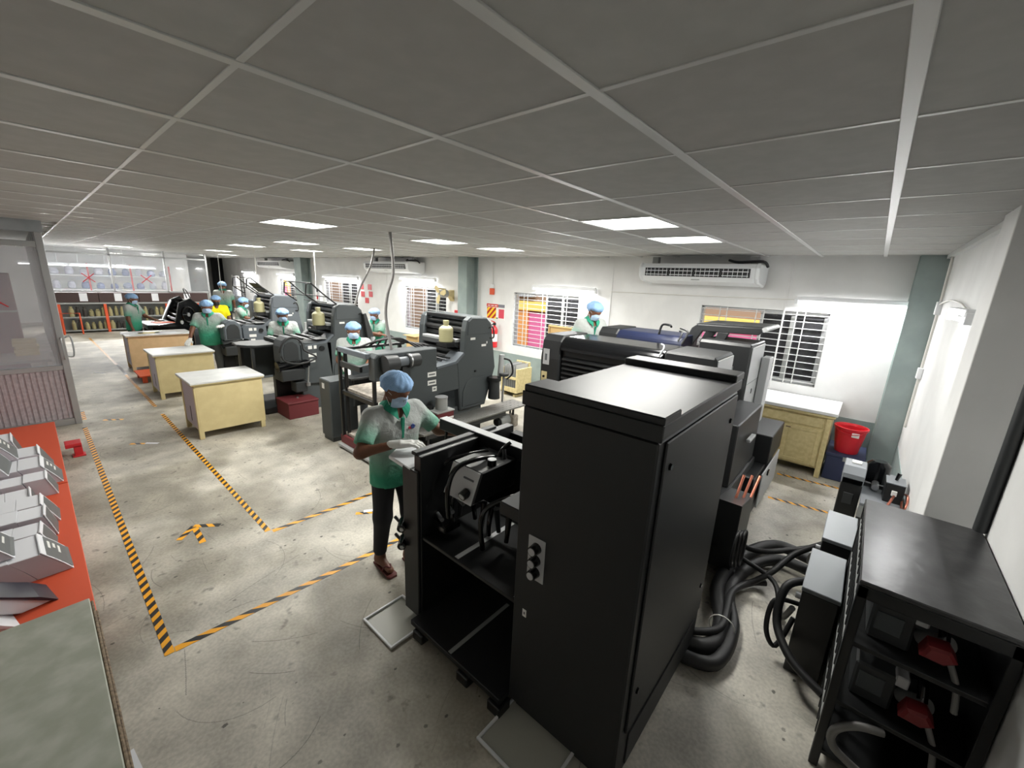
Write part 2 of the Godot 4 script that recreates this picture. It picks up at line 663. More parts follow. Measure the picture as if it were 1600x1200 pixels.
func make_people_parts() -> void:
	head_near = nets(head_bones(), .0055, .009)
	head_far = nets(head_bones(), .011, .009)
	var hb := [[V(0, 0, -.045), V(0, 0, .02), .027, .029], [V(-.024, 0, .03), V(-.028, .002, .082), .019, .015], [V(0, 0, .03), V(0, .003, .088), .018, .015], [V(.022, 0, .03), V(.024, .002, .084), .018, .015]]
	var fx := [-.033, -.0115, .0115, .032]
	var fl := [.030, .038, .041, .036]
	for i in 4:
		var p0 := V(fx[i], .002, .086)
		var p1 := p0 + V(fx[i] * .12, -.004, fl[i])
		var p2 := p1 + V(0, -.014, fl[i] * .66)
		var p3 := p2 + V(0, -.016, fl[i] * .42)
		hb.append([p0, p1, .0098, .009])
		hb.append([p1, p2, .009, .0084])
		hb.append([p2, p3, .0084, .0072])
	hb.append([V(.026, -.006, .022), V(.052, -.014, .052), .015, .0115])
	hb.append([V(.052, -.014, .052), V(.06, -.022, .088), .0112, .0085])
	glove_net = nets(hb, .0042, .0035)
	glove_far = nets(hb, .008, .004)
	# bouffant cap, pleated, gathered into a band
	var b := B.new()
	var nt := 56
	var np := 16
	var P := func(i: int, j: int) -> Vector3:
		var th := TAU * i / nt
		var f := float(j) / np
		var ph := lerpf(0.03, 1.78 if cos(th) < 0.2 else 1.62, f)
		var w := 1.0 + (.022 * sin(th * 13.0 + f * 4.0) + .018 * sin(th * 7.0 - f * 9.0 + 1.0) + .02 * sin(th * 3.0 + f * 14.0)) * sin(minf(ph, 1.57))
		w *= 1.0 - .17 * pow(maxf(0.0, (f - .72) / .28), 1.6)
		w += .012 * sin(th * 26.0) * maxf(0.0, (f - .75) / .25)
		return V(sin(ph) * sin(th) * .116 * w, .036 + cos(ph) * .104 * w - (.014 if cos(th) < 0.2 else 0.0) * f, -.012 + sin(ph) * cos(th) * .126 * w)
	for i in nt:
		for j in np:
			var a: Vector3 = P.call(i, j)
			var d: Vector3 = P.call(i + 1, j)
			var e: Vector3 = P.call(i + 1, j + 1)
			var g: Vector3 = P.call(i, j + 1)
			var ns := []
			for o in [[i, j], [i + 1, j], [i + 1, j + 1], [i, j + 1]]:
				var du: Vector3 = P.call(o[0] + 1, o[1]) - P.call(o[0] - 1, o[1])
				var dv: Vector3 = P.call(o[0], mini(o[1] + 1, np)) - P.call(o[0], maxi(o[1] - 1, 0))
				var nv := du.cross(dv).normalized()
				if nv.dot(a - V(0, .036, -.012)) < 0.0:
					nv = -nv
				ns.append(nv)
			b.tri(a, d, e, ns[0], ns[1], ns[2])
			b.tri(a, e, g, ns[0], ns[2], ns[3])
	cap_mesh = b.mesh()
	# pleated face mask
	b = B.new()
	var M := func(i: int, j: int) -> Vector3:
		var u := -1.0 + 2.0 * i / 16.0
		var vv := j / 12.0
		var an := u * 1.22
		var wv := 1.0 - .12 * pow(absf(vv - .45) * 2.0, 2.0)
		var pleat := .004 * (fmod(vv * 4.0, 1.0) - .5) * (1.0 - absf(u))
		var nose := .016 * exp(-pow(u / .2, 2.0)) * clampf(1.0 - absf(vv - .32) * 1.9, 0.0, 1.0)
		return V(sin(an) * .076 * wv, -.012 + .012 * (1.0 - u * u) - .098 * vv, .014 + cos(an) * .09 * wv + nose + pleat)
	for i in 16:
		for j in 12:
			var a: Vector3 = M.call(i, j)
			var d: Vector3 = M.call(i + 1, j)
			var e: Vector3 = M.call(i + 1, j + 1)
			var g: Vector3 = M.call(i, j + 1)
			b.quad(a, d, e, g, a - V(0, -.05, -.02))
			b.quad(a * .975, d * .975, e * .975, g * .975, V(0, -.05, -.02) - a)
	mask_mesh = b.mesh()
	b = B.new()
	for s in [-1.0, 1.0]:
		b.tube([V(s * .071, -.012, .045), V(s * .084, .006, .01), V(s * .088, .0, -.018), V(s * .084, -.03, -.012), V(s * .07, -.09, .035)], .0022, 5, 3)
	strap_mesh = b.mesh()
	b = B.new()
	for i in 20:
		for j in 5:
			var q := []
			for o in [[0, 0], [1, 0], [1, 1], [0, 1]]:
				var th := deg_to_rad(lerpf(72, 288, (i + o[0]) / 20.0))
				var ph := deg_to_rad(lerpf(72, 128, (j + o[1]) / 5.0))
				q.append(V(sin(ph) * sin(th) * .089, .036 + cos(ph) * .09, -.02 + sin(ph) * cos(th) * .09))
			b.quad(q[0], q[1], q[2], q[3], q[0] - V(0, .036, -.02))
	hair_mesh = b.mesh()
	b = B.new()
	var ir := B.new()
	for s in [-1.0, 1.0]:
		b.lathe([[0.0, -.009], [.007, -.006], [.01, 0.0], [.007, .006], [0.0, .009]], V(s * .029, .001, .079), 10, 1.25, .9)
		ir.cyl(V(s * .029, .001, .084), V(s * .029, .001, .0905), .0055, .004, 10)
	eye_mesh = b.mesh()
	iris_mesh = ir.mesh()

func elbow(s: Vector3, h: Vector3, l1: float, l2: float, pole: Vector3) -> Array:
	var d := h - s
	var L := clampf(d.length(), 0.12, l1 + l2 - .004)
	var u := d.normalized()
	var hand := s + u * L
	var x := (l1 * l1 - l2 * l2 + L * L) / (2.0 * L)
	var y := sqrt(maxf(l1 * l1 - x * x, 0.0))
	var w := (pole - u * pole.dot(u)).normalized()
	return [s + u * x + w * y, hand]

# person: +Z is forward, +X the person's left, y 0 the soles
func person(label: String, at: Vector3, turn: float, o: Dictionary) -> Node3D:
	var near: bool = o.get("near", false)
	var cell := .014 if near else .024
	var root := thing("person", label, "person", at, turn, "press room workers")
	var sc: float = o.get("size", 1.0)
	root.scale = Vector3.ONE * sc
	var lean: float = o.get("lean", 0.06)
	var tw: float = o.get("twist", 0.0)
	var pel := V(0, .95, 0)
	var up := Basis(Vector3.UP, tw) * Basis(Vector3.RIGHT, lean)
	var T := func(p: Vector3) -> Vector3:
		return pel + up * (p - pel)
	var shl: Vector3 = T.call(V(.185, 1.385, -.01))
	var shr: Vector3 = T.call(V(-.185, 1.385, -.01))
	var AL := elbow(shl, o.get("left", V(.28, .82, .12)), .29, .255, o.get("pole_left", V(.6, -.6, -.5)))
	var AR := elbow(shr, o.get("right", V(-.28, .82, .12)), .29, .255, o.get("pole_right", V(-.6, -.6, -.5)))
	var neck: Vector3 = T.call(V(0, 1.44, -.005))
	var hd := Basis.from_euler(V(o.get("nod", 0.15) + lean * .4, o.get("look", 0.0) + tw, 0))
	var hc: Vector3 = neck + up * V(0, .142, .022)
	var hx := Transform3D(hd.scaled(Vector3.ONE * 1.07), hc)
	var stride: float = o.get("stride", 0.05)
	var fl := V(.105, 0, stride)
	var fr := V(-.105, 0, -stride)
	var leg := func(f: Vector3, s: float) -> Array:
		var hip := V(s * .088, .92, 0)
		var kn := (hip + f + V(0, .04, 0)) * .5 + V(s * .012, .01, .03)
		return [hip, kn, f + V(0, .085, -.02), f + V(0, .038, -.035), f + V(0, .026, .15)]
	var LL: Array = leg.call(fl, 1.0)
	var LR: Array = leg.call(fr, -1.0)
	var skin := [[pel + V(0, -.02, 0), T.call(V(0, 1.3, 0)), .1, .11], [T.call(V(0, 1.3, 0)), neck, .08, .058], [neck + V(0, -.03, 0), hc + hd * V(0, -.06, -.02), .058, .054]]
	for a in [[shl, AL], [shr, AR]]:
		skin.append([T.call(V(0, 1.36, 0)), a[0], .06, .05])
		skin.append([a[0], a[1][0], .047, .041])
		skin.append([a[1][0], a[1][1], .042, .029])
	for q in [LL, LR]:
		skin.append([q[0], q[1], .075, .055])
		skin.append([q[1], q[2], .053, .036])
		skin.append([q[2], q[3], .036, .037])
		skin.append([q[3], q[4], .037, .03])
	var body := put("body", net_mesh([[nets(skin, cell, .014), Transform3D.IDENTITY], [head_near if near else head_far, hx]]), MT["skin"], root)
	body.set_meta("label", "brown skin of face, neck and forearms")
	# shirt
	var sl: Vector3 = shl.lerp(AL[0], .78)
	var sr: Vector3 = shr.lerp(AR[0], .78)
	var sh := [[V(.078, .80, .0), T.call(V(.09, 1.29, .005)), .118, .116, 2], [V(-.078, .80, .0), T.call(V(-.09, 1.29, .005)), .118, .116, 2],
		[V(0, .80, .01), T.call(V(0, 1.25, .02)), .118, .112, 2], [T.call(V(-.1, 1.3, 0)), T.call(V(.1, 1.3, 0)), .108, .108],
		[T.call(V(.05, 1.41, -.01)), shl, .062, .066], [T.call(V(-.05, 1.41, -.01)), shr, .062, .066], [shl, sl, .068, .071, 1], [shr, sr, .068, .071, 1]]
	var pale := lin(rgb(172, 176, 173))
	var green := lin(rgb(62, 158, 126))
	var plain = o.get("shirt", null)
	var mid: float = o.get("fade", 1.08)
	var el: Vector3 = sl
	var er: Vector3 = sr
	var inv := up.inverse()
	var tint := func(p: Vector3) -> Color:
		if plain != null:
			return lin(plain)
		var q: Vector3 = pel + inv * (p - pel)
		var g := clampf((mid + .17 - q.y) / .36, 0.0, 1.0)
		if absf(q.x) > .17:
			g = maxf(g, clampf(1.15 - minf(p.distance_to(el), p.distance_to(er)) / .17, 0.0, 1.0))
		return pale.lerp(green, g)
	var shirt := put("shirt", net_mesh([[nets(sh, cell, .016), Transform3D.IDENTITY]], tint), MT["cloth"], root)
	shirt.set_meta("label", "yellow shirt" if plain != null else "polo shirt dyed pale grey above and green towards hem and cuffs")
	if plain == null:
		# collar wings, placket and breast badge
		var cb := B.new()
		var cw := func(t: float, dn: float) -> Vector3:
			# t = 0 at the nape, +-PI at the throat; dn 0 = fold, 1 = lower edge
			var op := clampf((absf(t) - 1.7) / 1.2, 0.0, 1.0)
			var r := lerpf(.066, .112 + .012 * op, dn)
			var y := lerpf(1.505 - .035 * op, 1.452 - .075 * op * op, dn)
			return T.call(V(sin(t) * r * 1.04, y, -.006 - cos(t) * r * (1.0 + .12 * op * dn)))
		for i in 22:
			var t0 := lerpf(-2.88, 2.88, i / 22.0)
			var t1 := lerpf(-2.88, 2.88, (i + 1) / 22.0)
			var p0: Vector3 = cw.call(t0, 0.0)
			var p1: Vector3 = cw.call(t1, 0.0)
			var p2: Vector3 = cw.call(t1, 1.0)
			var p3: Vector3 = cw.call(t0, 1.0)
			var out: Vector3 = ((p0 + p2) * .5 - neck).normalized() + V(0, .6, 0)
			var sh2 := out.normalized() * .006
			cb.quad(p0, p1, p2, p3, out)
			cb.quad(p0 - sh2, p1 - sh2, p2 - sh2, p3 - sh2, -out)
			cb.quad(p3, p2, p2 - sh2, p3 - sh2, -out)
		obj("collar", cb, MT["collar_green"], root)
		var pb := B.new()
		pb.xf = Transform3D(up, pel)
		pb.box(V(-.012, .27, .112), V(.012, .44, .137), .003)
		obj("placket", pb, MT["collar_green"], root)
		if near:
			var bd := B.new()
			bd.xf = Transform3D(up, pel)
			bd.col = lin(rgb(70, 90, 160))
			bd.cyl(V(.088, .352, .1), V(.088, .352, .136), .017, .017, 14)
			bd.col = lin(rgb(196, 60, 80))
			bd.cyl(V(.058, .345, .1), V(.058, .345, .138), .01, .01, 10)
			obj("badge", bd, MT["cloth"], root)
	var tr := [[V(-.06, .93, 0), V(.06, .93, 0), .118, .118]]
	for q in [LL, LR]:
		tr.append([q[0], q[1], .1, .074])
		tr.append([q[1], q[2] + V(0, .03, 0), .073, .056, 1])
	put("trousers", net_mesh([[nets(tr, cell, .014), Transform3D.IDENTITY]]), MT[o.get("trousers", "trouser")], root)
	if near:
		var sd := B.new()
		for q in [LL, LR]:
			var f: Vector3 = q[4]
			sd.prism([Vector2(f.x - .045, f.z + .03), Vector2(f.x - .03, f.z + .055), Vector2(f.x + .03, f.z + .055), Vector2(f.x + .045, f.z + .03), Vector2(f.x + .036, f.z - .23), Vector2(f.x - .036, f.z - .23)], -.022, .0, 1, .004)
			sd.tube([V(f.x - .04, .0, f.z - .07), V(f.x - .02, .052, f.z - .035), V(f.x, .05, f.z + .005), V(f.x + .02, .052, f.z - .035), V(f.x + .04, .0, f.z - .07)], .008, 6, 3)
		obj("sandals", sd, MT["sandal"], root)
	# head wear
	put("hair", hair_mesh, MT["hair"], root).transform = hx
	put("surgical_cap", cap_mesh, MT["cap_blue"], root).transform = hx
	if o.get("mask", "mask_blue") != "":
		var mk := put("face_mask", mask_mesh, MT[o.get("mask", "mask_blue")], root)
		mk.transform = hx
		put("ear_straps", strap_mesh, MT["glove_white"], mk)
	var ey := put("eyes", eye_mesh, MT["eye_white"], root)
	ey.transform = hx
	put("irises", iris_mesh, MT["iris"], ey)
	# hands
	var hm: Material = MT[o.get("hand_material", "glove_white")]
	for a in [[AL, 1.0, o.get("palm_left", V(0, -1, 0))], [AR, -1.0, o.get("palm_right", V(0, -1, 0))]]:
		var fw: Vector3 = (a[0][1] - a[0][0]).normalized()
		var flat: float = o.get("hand_flat", 0.5)
		fw = fw.lerp((fw * V(1, .0, 1)).normalized(), flat).normalized() if absf(fw.y) < .97 else fw
		var py: Vector3 = -(a[2] as Vector3)
		py = (py - fw * py.dot(fw)).normalized()
		var px := py.cross(fw)
		var bs := Basis(px, py, fw)
		# thumb on the inner side: +X for the right hand of the mesh, mirrored for the left
		if a[1] > 0.0:
			bs = Basis(-px, py, fw)
		var d: Dictionary = glove_net if near else glove_far
		var hxf := Transform3D(bs.scaled(Vector3.ONE * 1.12), a[0][1] + fw * .02)
		var net := d
		if a[1] > 0.0:
			net = {"v": d.v, "n": d.n, "i": d.i.duplicate()}
			net.i.reverse()
		put("glove" if hm == MT["glove_white"] else "hand", net_mesh([[net, hxf]]), hm, root)
	return root

# ------------------------------------------------------------------ the room
const ORD := ["first", "second", "third", "fourth", "fifth", "sixth", "seventh", "eighth", "ninth", "tenth", "eleventh", "twelfth", "thirteenth", "fourteenth", "fifteenth", "sixteenth", "seventeenth", "eighteenth", "nineteenth", "twentieth", "twenty-first", "twenty-second"]
const CEIL := 2.985
const TILE := 0.6845
const GX := -0.0346
const GZ := -0.4634
const WZ := -7.6
const LAMPS := [[7, 2], [2, 4], [2, 6], [7, 5], [7, 7], [12, 6], [12, 4], [16, 6], [16, 4], [29, 7], [23, 5], [27, 2]]
const WINDOWS := [[-2.27, -.47, 1.08, 2.19], [-6.54, -4.72, .92, 2.19], [-10.95, -9.0, .9, 2.17], [-16.2, -13.75, .95, 2.17], [-20.6, -18.6, .95, 2.1], [-27.2, -25.2, .95, 2.1]]

func build_room() -> void:
	# floor
	struct("floor", bx(V(-31.2, -.12, -7.8), V(1.0, 0, 2.3)), MT["concrete"])
	# ceiling: slab, tiles, grid
	var ce := struct("ceiling", bx(V(-31.2, CEIL + .03, -7.8), V(1.0, CEIL + .14, 2.3)), MT["tile_b"])
	var tile := bx(V(-TILE / 2 + .008, 0, -TILE / 2 + .008), V(TILE / 2 - .008, .014, TILE / 2 - .008)).mesh()
	var lampset := {}
	for l in LAMPS:
		lampset[Vector2i(l[0], l[1])] = true
	var spots := []
	for i in range(-1, 45):
		for j in range(-4, 11):
			var x := GX - TILE * (i + .5)
			var z := GZ - TILE * (j + .5)
			if x > .73 or z > 1.6 or z < WZ + .05 or (x < -9.05 and z > -.2):
				continue
			if lampset.has(Vector2i(i, j)):
				continue
			var depth := .6296 * -x + .745 * -z - .13
			var front := depth > .25
			spots.append([Vector2(x, z).length() + (0.0 if front else 100.0), x, z, (i * 7 + j * 13) % 3])
	spots.sort_custom(func(a, b): return a[0] < b[0])
	var rest := B.new()
	for k in spots.size():
		var s = spots[k]
		if k < 300:
			var o := put("ceiling_tile", tile, MT["tile_a"] if s[3] != 1 else MT["tile_b"], ce)
			o.position = V(s[1], CEIL - .004, s[2])
		else:
			rest.box(V(s[1] - TILE / 2 + .008, CEIL - .004, s[2] - TILE / 2 + .008), V(s[1] + TILE / 2 - .008, CEIL + .01, s[2] + TILE / 2 - .008))
	var ro := obj("distant_ceiling_tiles", rest, MT["tile_a"], ce)
	ro.set_meta("kind", "stuff")
	for i in range(-1, 46):
		var x := GX - TILE * i
		if x < -31.0 or x > .8:
			continue
		var z1 := 1.6 if x > -9.0 else -.3
		obj("grid_bar", bx(V(x - .02, CEIL - .009, WZ), V(x + .02, CEIL + .012, z1), .002), MT["grid_white"], ce)
	for j in range(-3, 11):
		var z := GZ - TILE * j
		var xe := -31.0 if z < -.3 else -9.0
		obj("cross_bar", bx(V(xe, CEIL - .007, z - .01), V(.73, CEIL + .012, z + .01), .001), MT["grid_white"], ce)
	# window wall
	var b := B.new()
	var x := 1.0
	for w in WINDOWS:
		b.box(V(w[1], -.05, WZ - .2), V(x, CEIL + .03, WZ))
		b.box(V(w[0], -.05, WZ - .2), V(w[1], w[2], WZ))
		b.box(V(w[0], w[3], WZ - .2), V(w[1], CEIL + .03, WZ))
		x = w[0]
	b.box(V(-31.2, -.05, WZ - .2), V(x, CEIL + .03, WZ))
	var wb := struct("wall_back", b, MT["wall_paint"])
	obj("dado", bx(V(-31, 0, WZ), V(.57, .72, WZ + .006)), MT["teal_paint"], wb)
	for e in [-4.0, -1.05, -11.9, -7.2, -24.0]:
		obj("panel_seam", bx(V(e - .012, .72, WZ), V(e + .012, CEIL, WZ + .01), .003), MT["wall_paint"], wb)
	obj("surface_conduit", tb([V(-4.0, 2.33, WZ + .015), V(-2.6, 2.34, WZ + .015), V(-.95, 2.36, WZ + .015)], .008, 6, 2), MT["cable_white"], wb)
	# right wall, near and far stretches, pier between them
	b = B.new()
	b.box(V(.57, -.05, WZ), V(1.0, CEIL + .03, -4.1))
	b.box(V(.73, -.05, -4.1), V(1.0, CEIL + .03, 2.3))
	var wr := struct("wall_right", b, MT["wall_paint"])
	obj("dado", bx(V(.564, 0, WZ), V(.57, .55, -4.1)), MT["teal_paint"], wr)
	obj("pier", bx(V(.5, 0, -4.1), V(.735, CEIL + .02, -3.7), .004), MT["wall_paint"], wr)
	obj("cornice", bx(V(.53, CEIL - .05, WZ), V(.58, CEIL, -4.1)), MT["grid_white"], wr)
	struct("wall_left", bx(V(-9.05, -.05, 1.6), V(1.0, CEIL + .03, 1.8)), MT["wall_paint"])
	struct("wall_far", bx(V(-31.2, -.05, WZ), V(-31.0, CEIL + .03, 2.3)), MT["wall_paint"])
	struct("wall_side", bx(V(-31.0, -.05, 2.1), V(-9.05, CEIL + .03, 2.3)), MT["wall_paint"])
	# steel columns
	var cols := [[.3, .57, "teal_paint", "green-grey steel column in the corner beside the wall lamp"], [-8.08, -7.76, "teal_paint", "green-grey steel column between fan and fire point"], [-17.85, -17.25, "teal_paint", "green-grey steel column behind the press farther down the room"], [-29.2, -28.5, "black_matte", "dark steel column at the far end of window wall"]]
	for c in cols:
		var t := thing("steel_column", c[3], "column", V(c[0], 0, WZ))
		var w: float = c[1] - c[0]
		obj("front_flange", bx(V(0, 0, .36 if w > .3 else .22), V(w, CEIL, .4 if w > .3 else .26), .004), MT[c[2]], t)
		obj("web", bx(V(w * .35, 0, .03), V(w * .65, CEIL, .36 if w > .3 else .22)), MT[c[2]], t)
		obj("back_flange", bx(V(0, 0, .0), V(w, CEIL, .03), .004), MT[c[2]], t)
	# windows
	for i in WINDOWS.size():
		window(i)
	# partition room on the left and glazed room at the far end
	left_partition()
	far_room()

func window(i: int) -> void:
	var w = WINDOWS[i]
	var root := Node3D.new()
	root.name = "window_%d" % (i + 1)
	root.set_meta("kind", "structure")
	add_child(root)
	root.position = V(w[0], w[2], WZ - .1)
	var W: float = w[1] - w[0]
	var H: float = w[3] - w[2]
	var f := B.new()
	for q in [[V(0, 0, -.05), V(.035, H, .04)], [V(W - .035, 0, -.05), V(W, H, .04)], [V(0, 0, -.05), V(W, .035, .04)], [V(0, H - .035, -.05), V(W, H, .04)]]:
		f.box(q[0], q[1], .003)
	obj("window_frame", f, MT["aluminium"], root)
	# two sliding sashes pushed to the right, the left part stands open
	var half := W * .5
	for k in 2:
		var x0 := half + .02 * k
		var s := B.new()
		for q in [[V(x0, .035, 0), V(x0 + .04, H - .035, .02)], [V(W - .07, .035, 0), V(W - .035, H - .035, .02)], [V(x0, .035, 0), V(W - .035, .07, .02)], [V(x0, H - .07, 0), V(W - .035, H - .035, .02)]]:
			s.box(q[0] + V(0, 0, -.03 * k), q[1] + V(0, 0, -.03 * k), .002)
		var so := obj("sash", s, MT["aluminium"], root)
		obj("pane", bx(V(x0 + .04, .07, .008 - .03 * k), V(W - .07, H - .07, .013 - .03 * k)), MT["smoked"], so)
	var mid := W * .75
	obj("meeting_stile", bx(V(mid - .035, .035, -.02), V(mid + .035, H - .035, .025), .003), MT["shelf_grey"], root)
	# grille
	var nb := int(H / .095)
	for k in nb:
		var y := .05 + (H - .1) * k / (nb - 1)
		obj("grille_bar", bx(V(0, y - .006, .075), V(W, y + .006, .087), .002), MT["grid_white"], root)
	for e in [.0, .17, .23, .47, .53, .77, .83, 1.0]:
		obj("grille_upright", bx(V(W * e - .007, 0, .087), V(W * e + .007, H, .097), .002), MT["grid_white"], root)

func left_partition() -> void:
	var t := Node3D.new()
	t.name = "wall_partition"
	t.set_meta("kind", "structure")
	add_child(t)
	t.position = V(-9.05, 0, -.27)
	for z in [0.0, .95, 1.83]:
		obj("post", bx(V(-.05, 0, z), V(.03, CEIL - .16, z + .075), .004), MT["aluminium"], t)
	for q in [[0.0, .1], [.86, .93], [2.62, 2.7]]:
		obj("rail", bx(V(-.045, q[0], .075), V(.02, q[1], 1.87), .004), MT["aluminium"], t)
	obj("head_panel", bx(V(-.06, CEIL - .16, -.02), V(.035, CEIL, 1.87)), MT["grey_paint"], t)
	obj("backing_panel", bx(V(-.03, .1, .075), V(-.012, .86, 1.87)), MT["ribbed_panel"], t)
	for k in 30:
		obj("panel_rib", bx(V(-.012, .1, .09 + k * .058), V(.0, .86, .13 + k * .058), .005), MT["ribbed_panel"], t)
	for z in [[.075, .95], [1.025, 1.83]]:
		obj("pane", bx(V(-.012, .93, z[0]), V(-.006, 2.62, z[1])), MT["pane_hazy"], t)
	# tape cross on the glass
	obj("tape_mark", tb([V(-.002, 2.06, .5), V(-.002, 1.93, .6), V(-.002, 1.8, .73)], .008, 5, 1), MT["red_plastic"], t)
	obj("tape_mark", tb([V(-.002, 1.8, .46), V(-.002, 1.93, .6), V(-.002, 2.05, .73)], .008, 5, 1), MT["red_plastic"], t)
	# side run towards the far end with its door pull
	obj("side_panel", bx(V(-12.5, 0, -.0), V(-.05, .9, .04)), MT["aluminium"], t)
	obj("side_pane", bx(V(-12.5, .9, .015), V(-.05, 2.62, .022)), MT["pane"], t)
	obj("side_head", bx(V(-12.5, 2.62, 0), V(-.05, CEIL, .04)), MT["aluminium"], t)
	for k in 9:
		obj("side_post", bx(V(-1.4 - k * 1.37, 0, -.01), V(-1.34 - k * 1.37, CEIL, .05), .003), MT["aluminium"], t)
	obj("door_pull", tb([V(-.12, 1.32, -.0), V(-.12, 1.33, -.07), V(-.12, 1.05, -.07), V(-.12, 1.04, .0)], .011, 7, 4), MT["silver"], t)
	obj("door_pull", tb([V(.03, 1.32, .04), V(.085, 1.33, .04), V(.085, 1.05, .04), V(.03, 1.04, .04)], .011, 7, 4), MT["silver"], t)
	# what stands behind the glass
	var c := thing("cupboard", "dark red cupboard behind the hazy glass partition", "cupboard", V(-11.8, 0, .15))
	obj("body", bx(V(0, 0, 0), V(.5, 2.2, 1.2), .01), MT["maroon"], c)
	obj("door", bx(V(.5, .1, .02), V(.52, 2.15, .59), .004), MT["maroon"], c)
	obj("door", bx(V(.5, .1, .61), V(.52, 2.15, 1.18), .004), MT["maroon"], c)
	obj("shelf_edge", bx(V(.5, 1.55, 0), V(.53, 1.58, 1.2)), MT["shelf_grey"], c)
	var d := thing("desk", "grey desk heaped with paper behind the glass partition", "desk", V(-10.6, 0, 0.0))
	obj("top", bx(V(0, .9, -.1), V(.95, .94, 1.7), .004), MT["shelf_grey"], d)
	for q in [[.03, -.05], [.88, -.05], [.03, 1.6], [.88, 1.6]]:
		obj("leg", bx(V(q[0], 0, q[1]), V(q[0] + .05, .9, q[1] + .05)), MT["shelf_grey"], d)
	var rng := RandomNumberGenerator.new()
	rng.seed = 5
	var lab := ["low cream paper stack on desk nearest the door pull behind glass", "tallest cream paper stack in the middle of the glassed-in desk", "white paper stack on the glassed-in desk at the picture edge", "small brown stack at the back of the glassed-in desk"]
	var pz := [.0, .42, .85, .33]
	for k in 4:
		var ps := thing("paper_stack", lab[k], "paper", V(-10.5 + [.0, .35, .1, .02][k], .94, pz[k] + (.08 if k == 3 else 0.0)), 0, "paper behind glass")
		for s in 5 + k % 3:
			var o := rng.randf_range(-.015, .015)
			obj("ream", bx(V(o, s * .05, o), V(.3 + o, s * .05 + .047, .26 + o), .004), MT["paper"] if k == 2 else MT["cardboard"] if k == 3 else MT["cream"], ps)

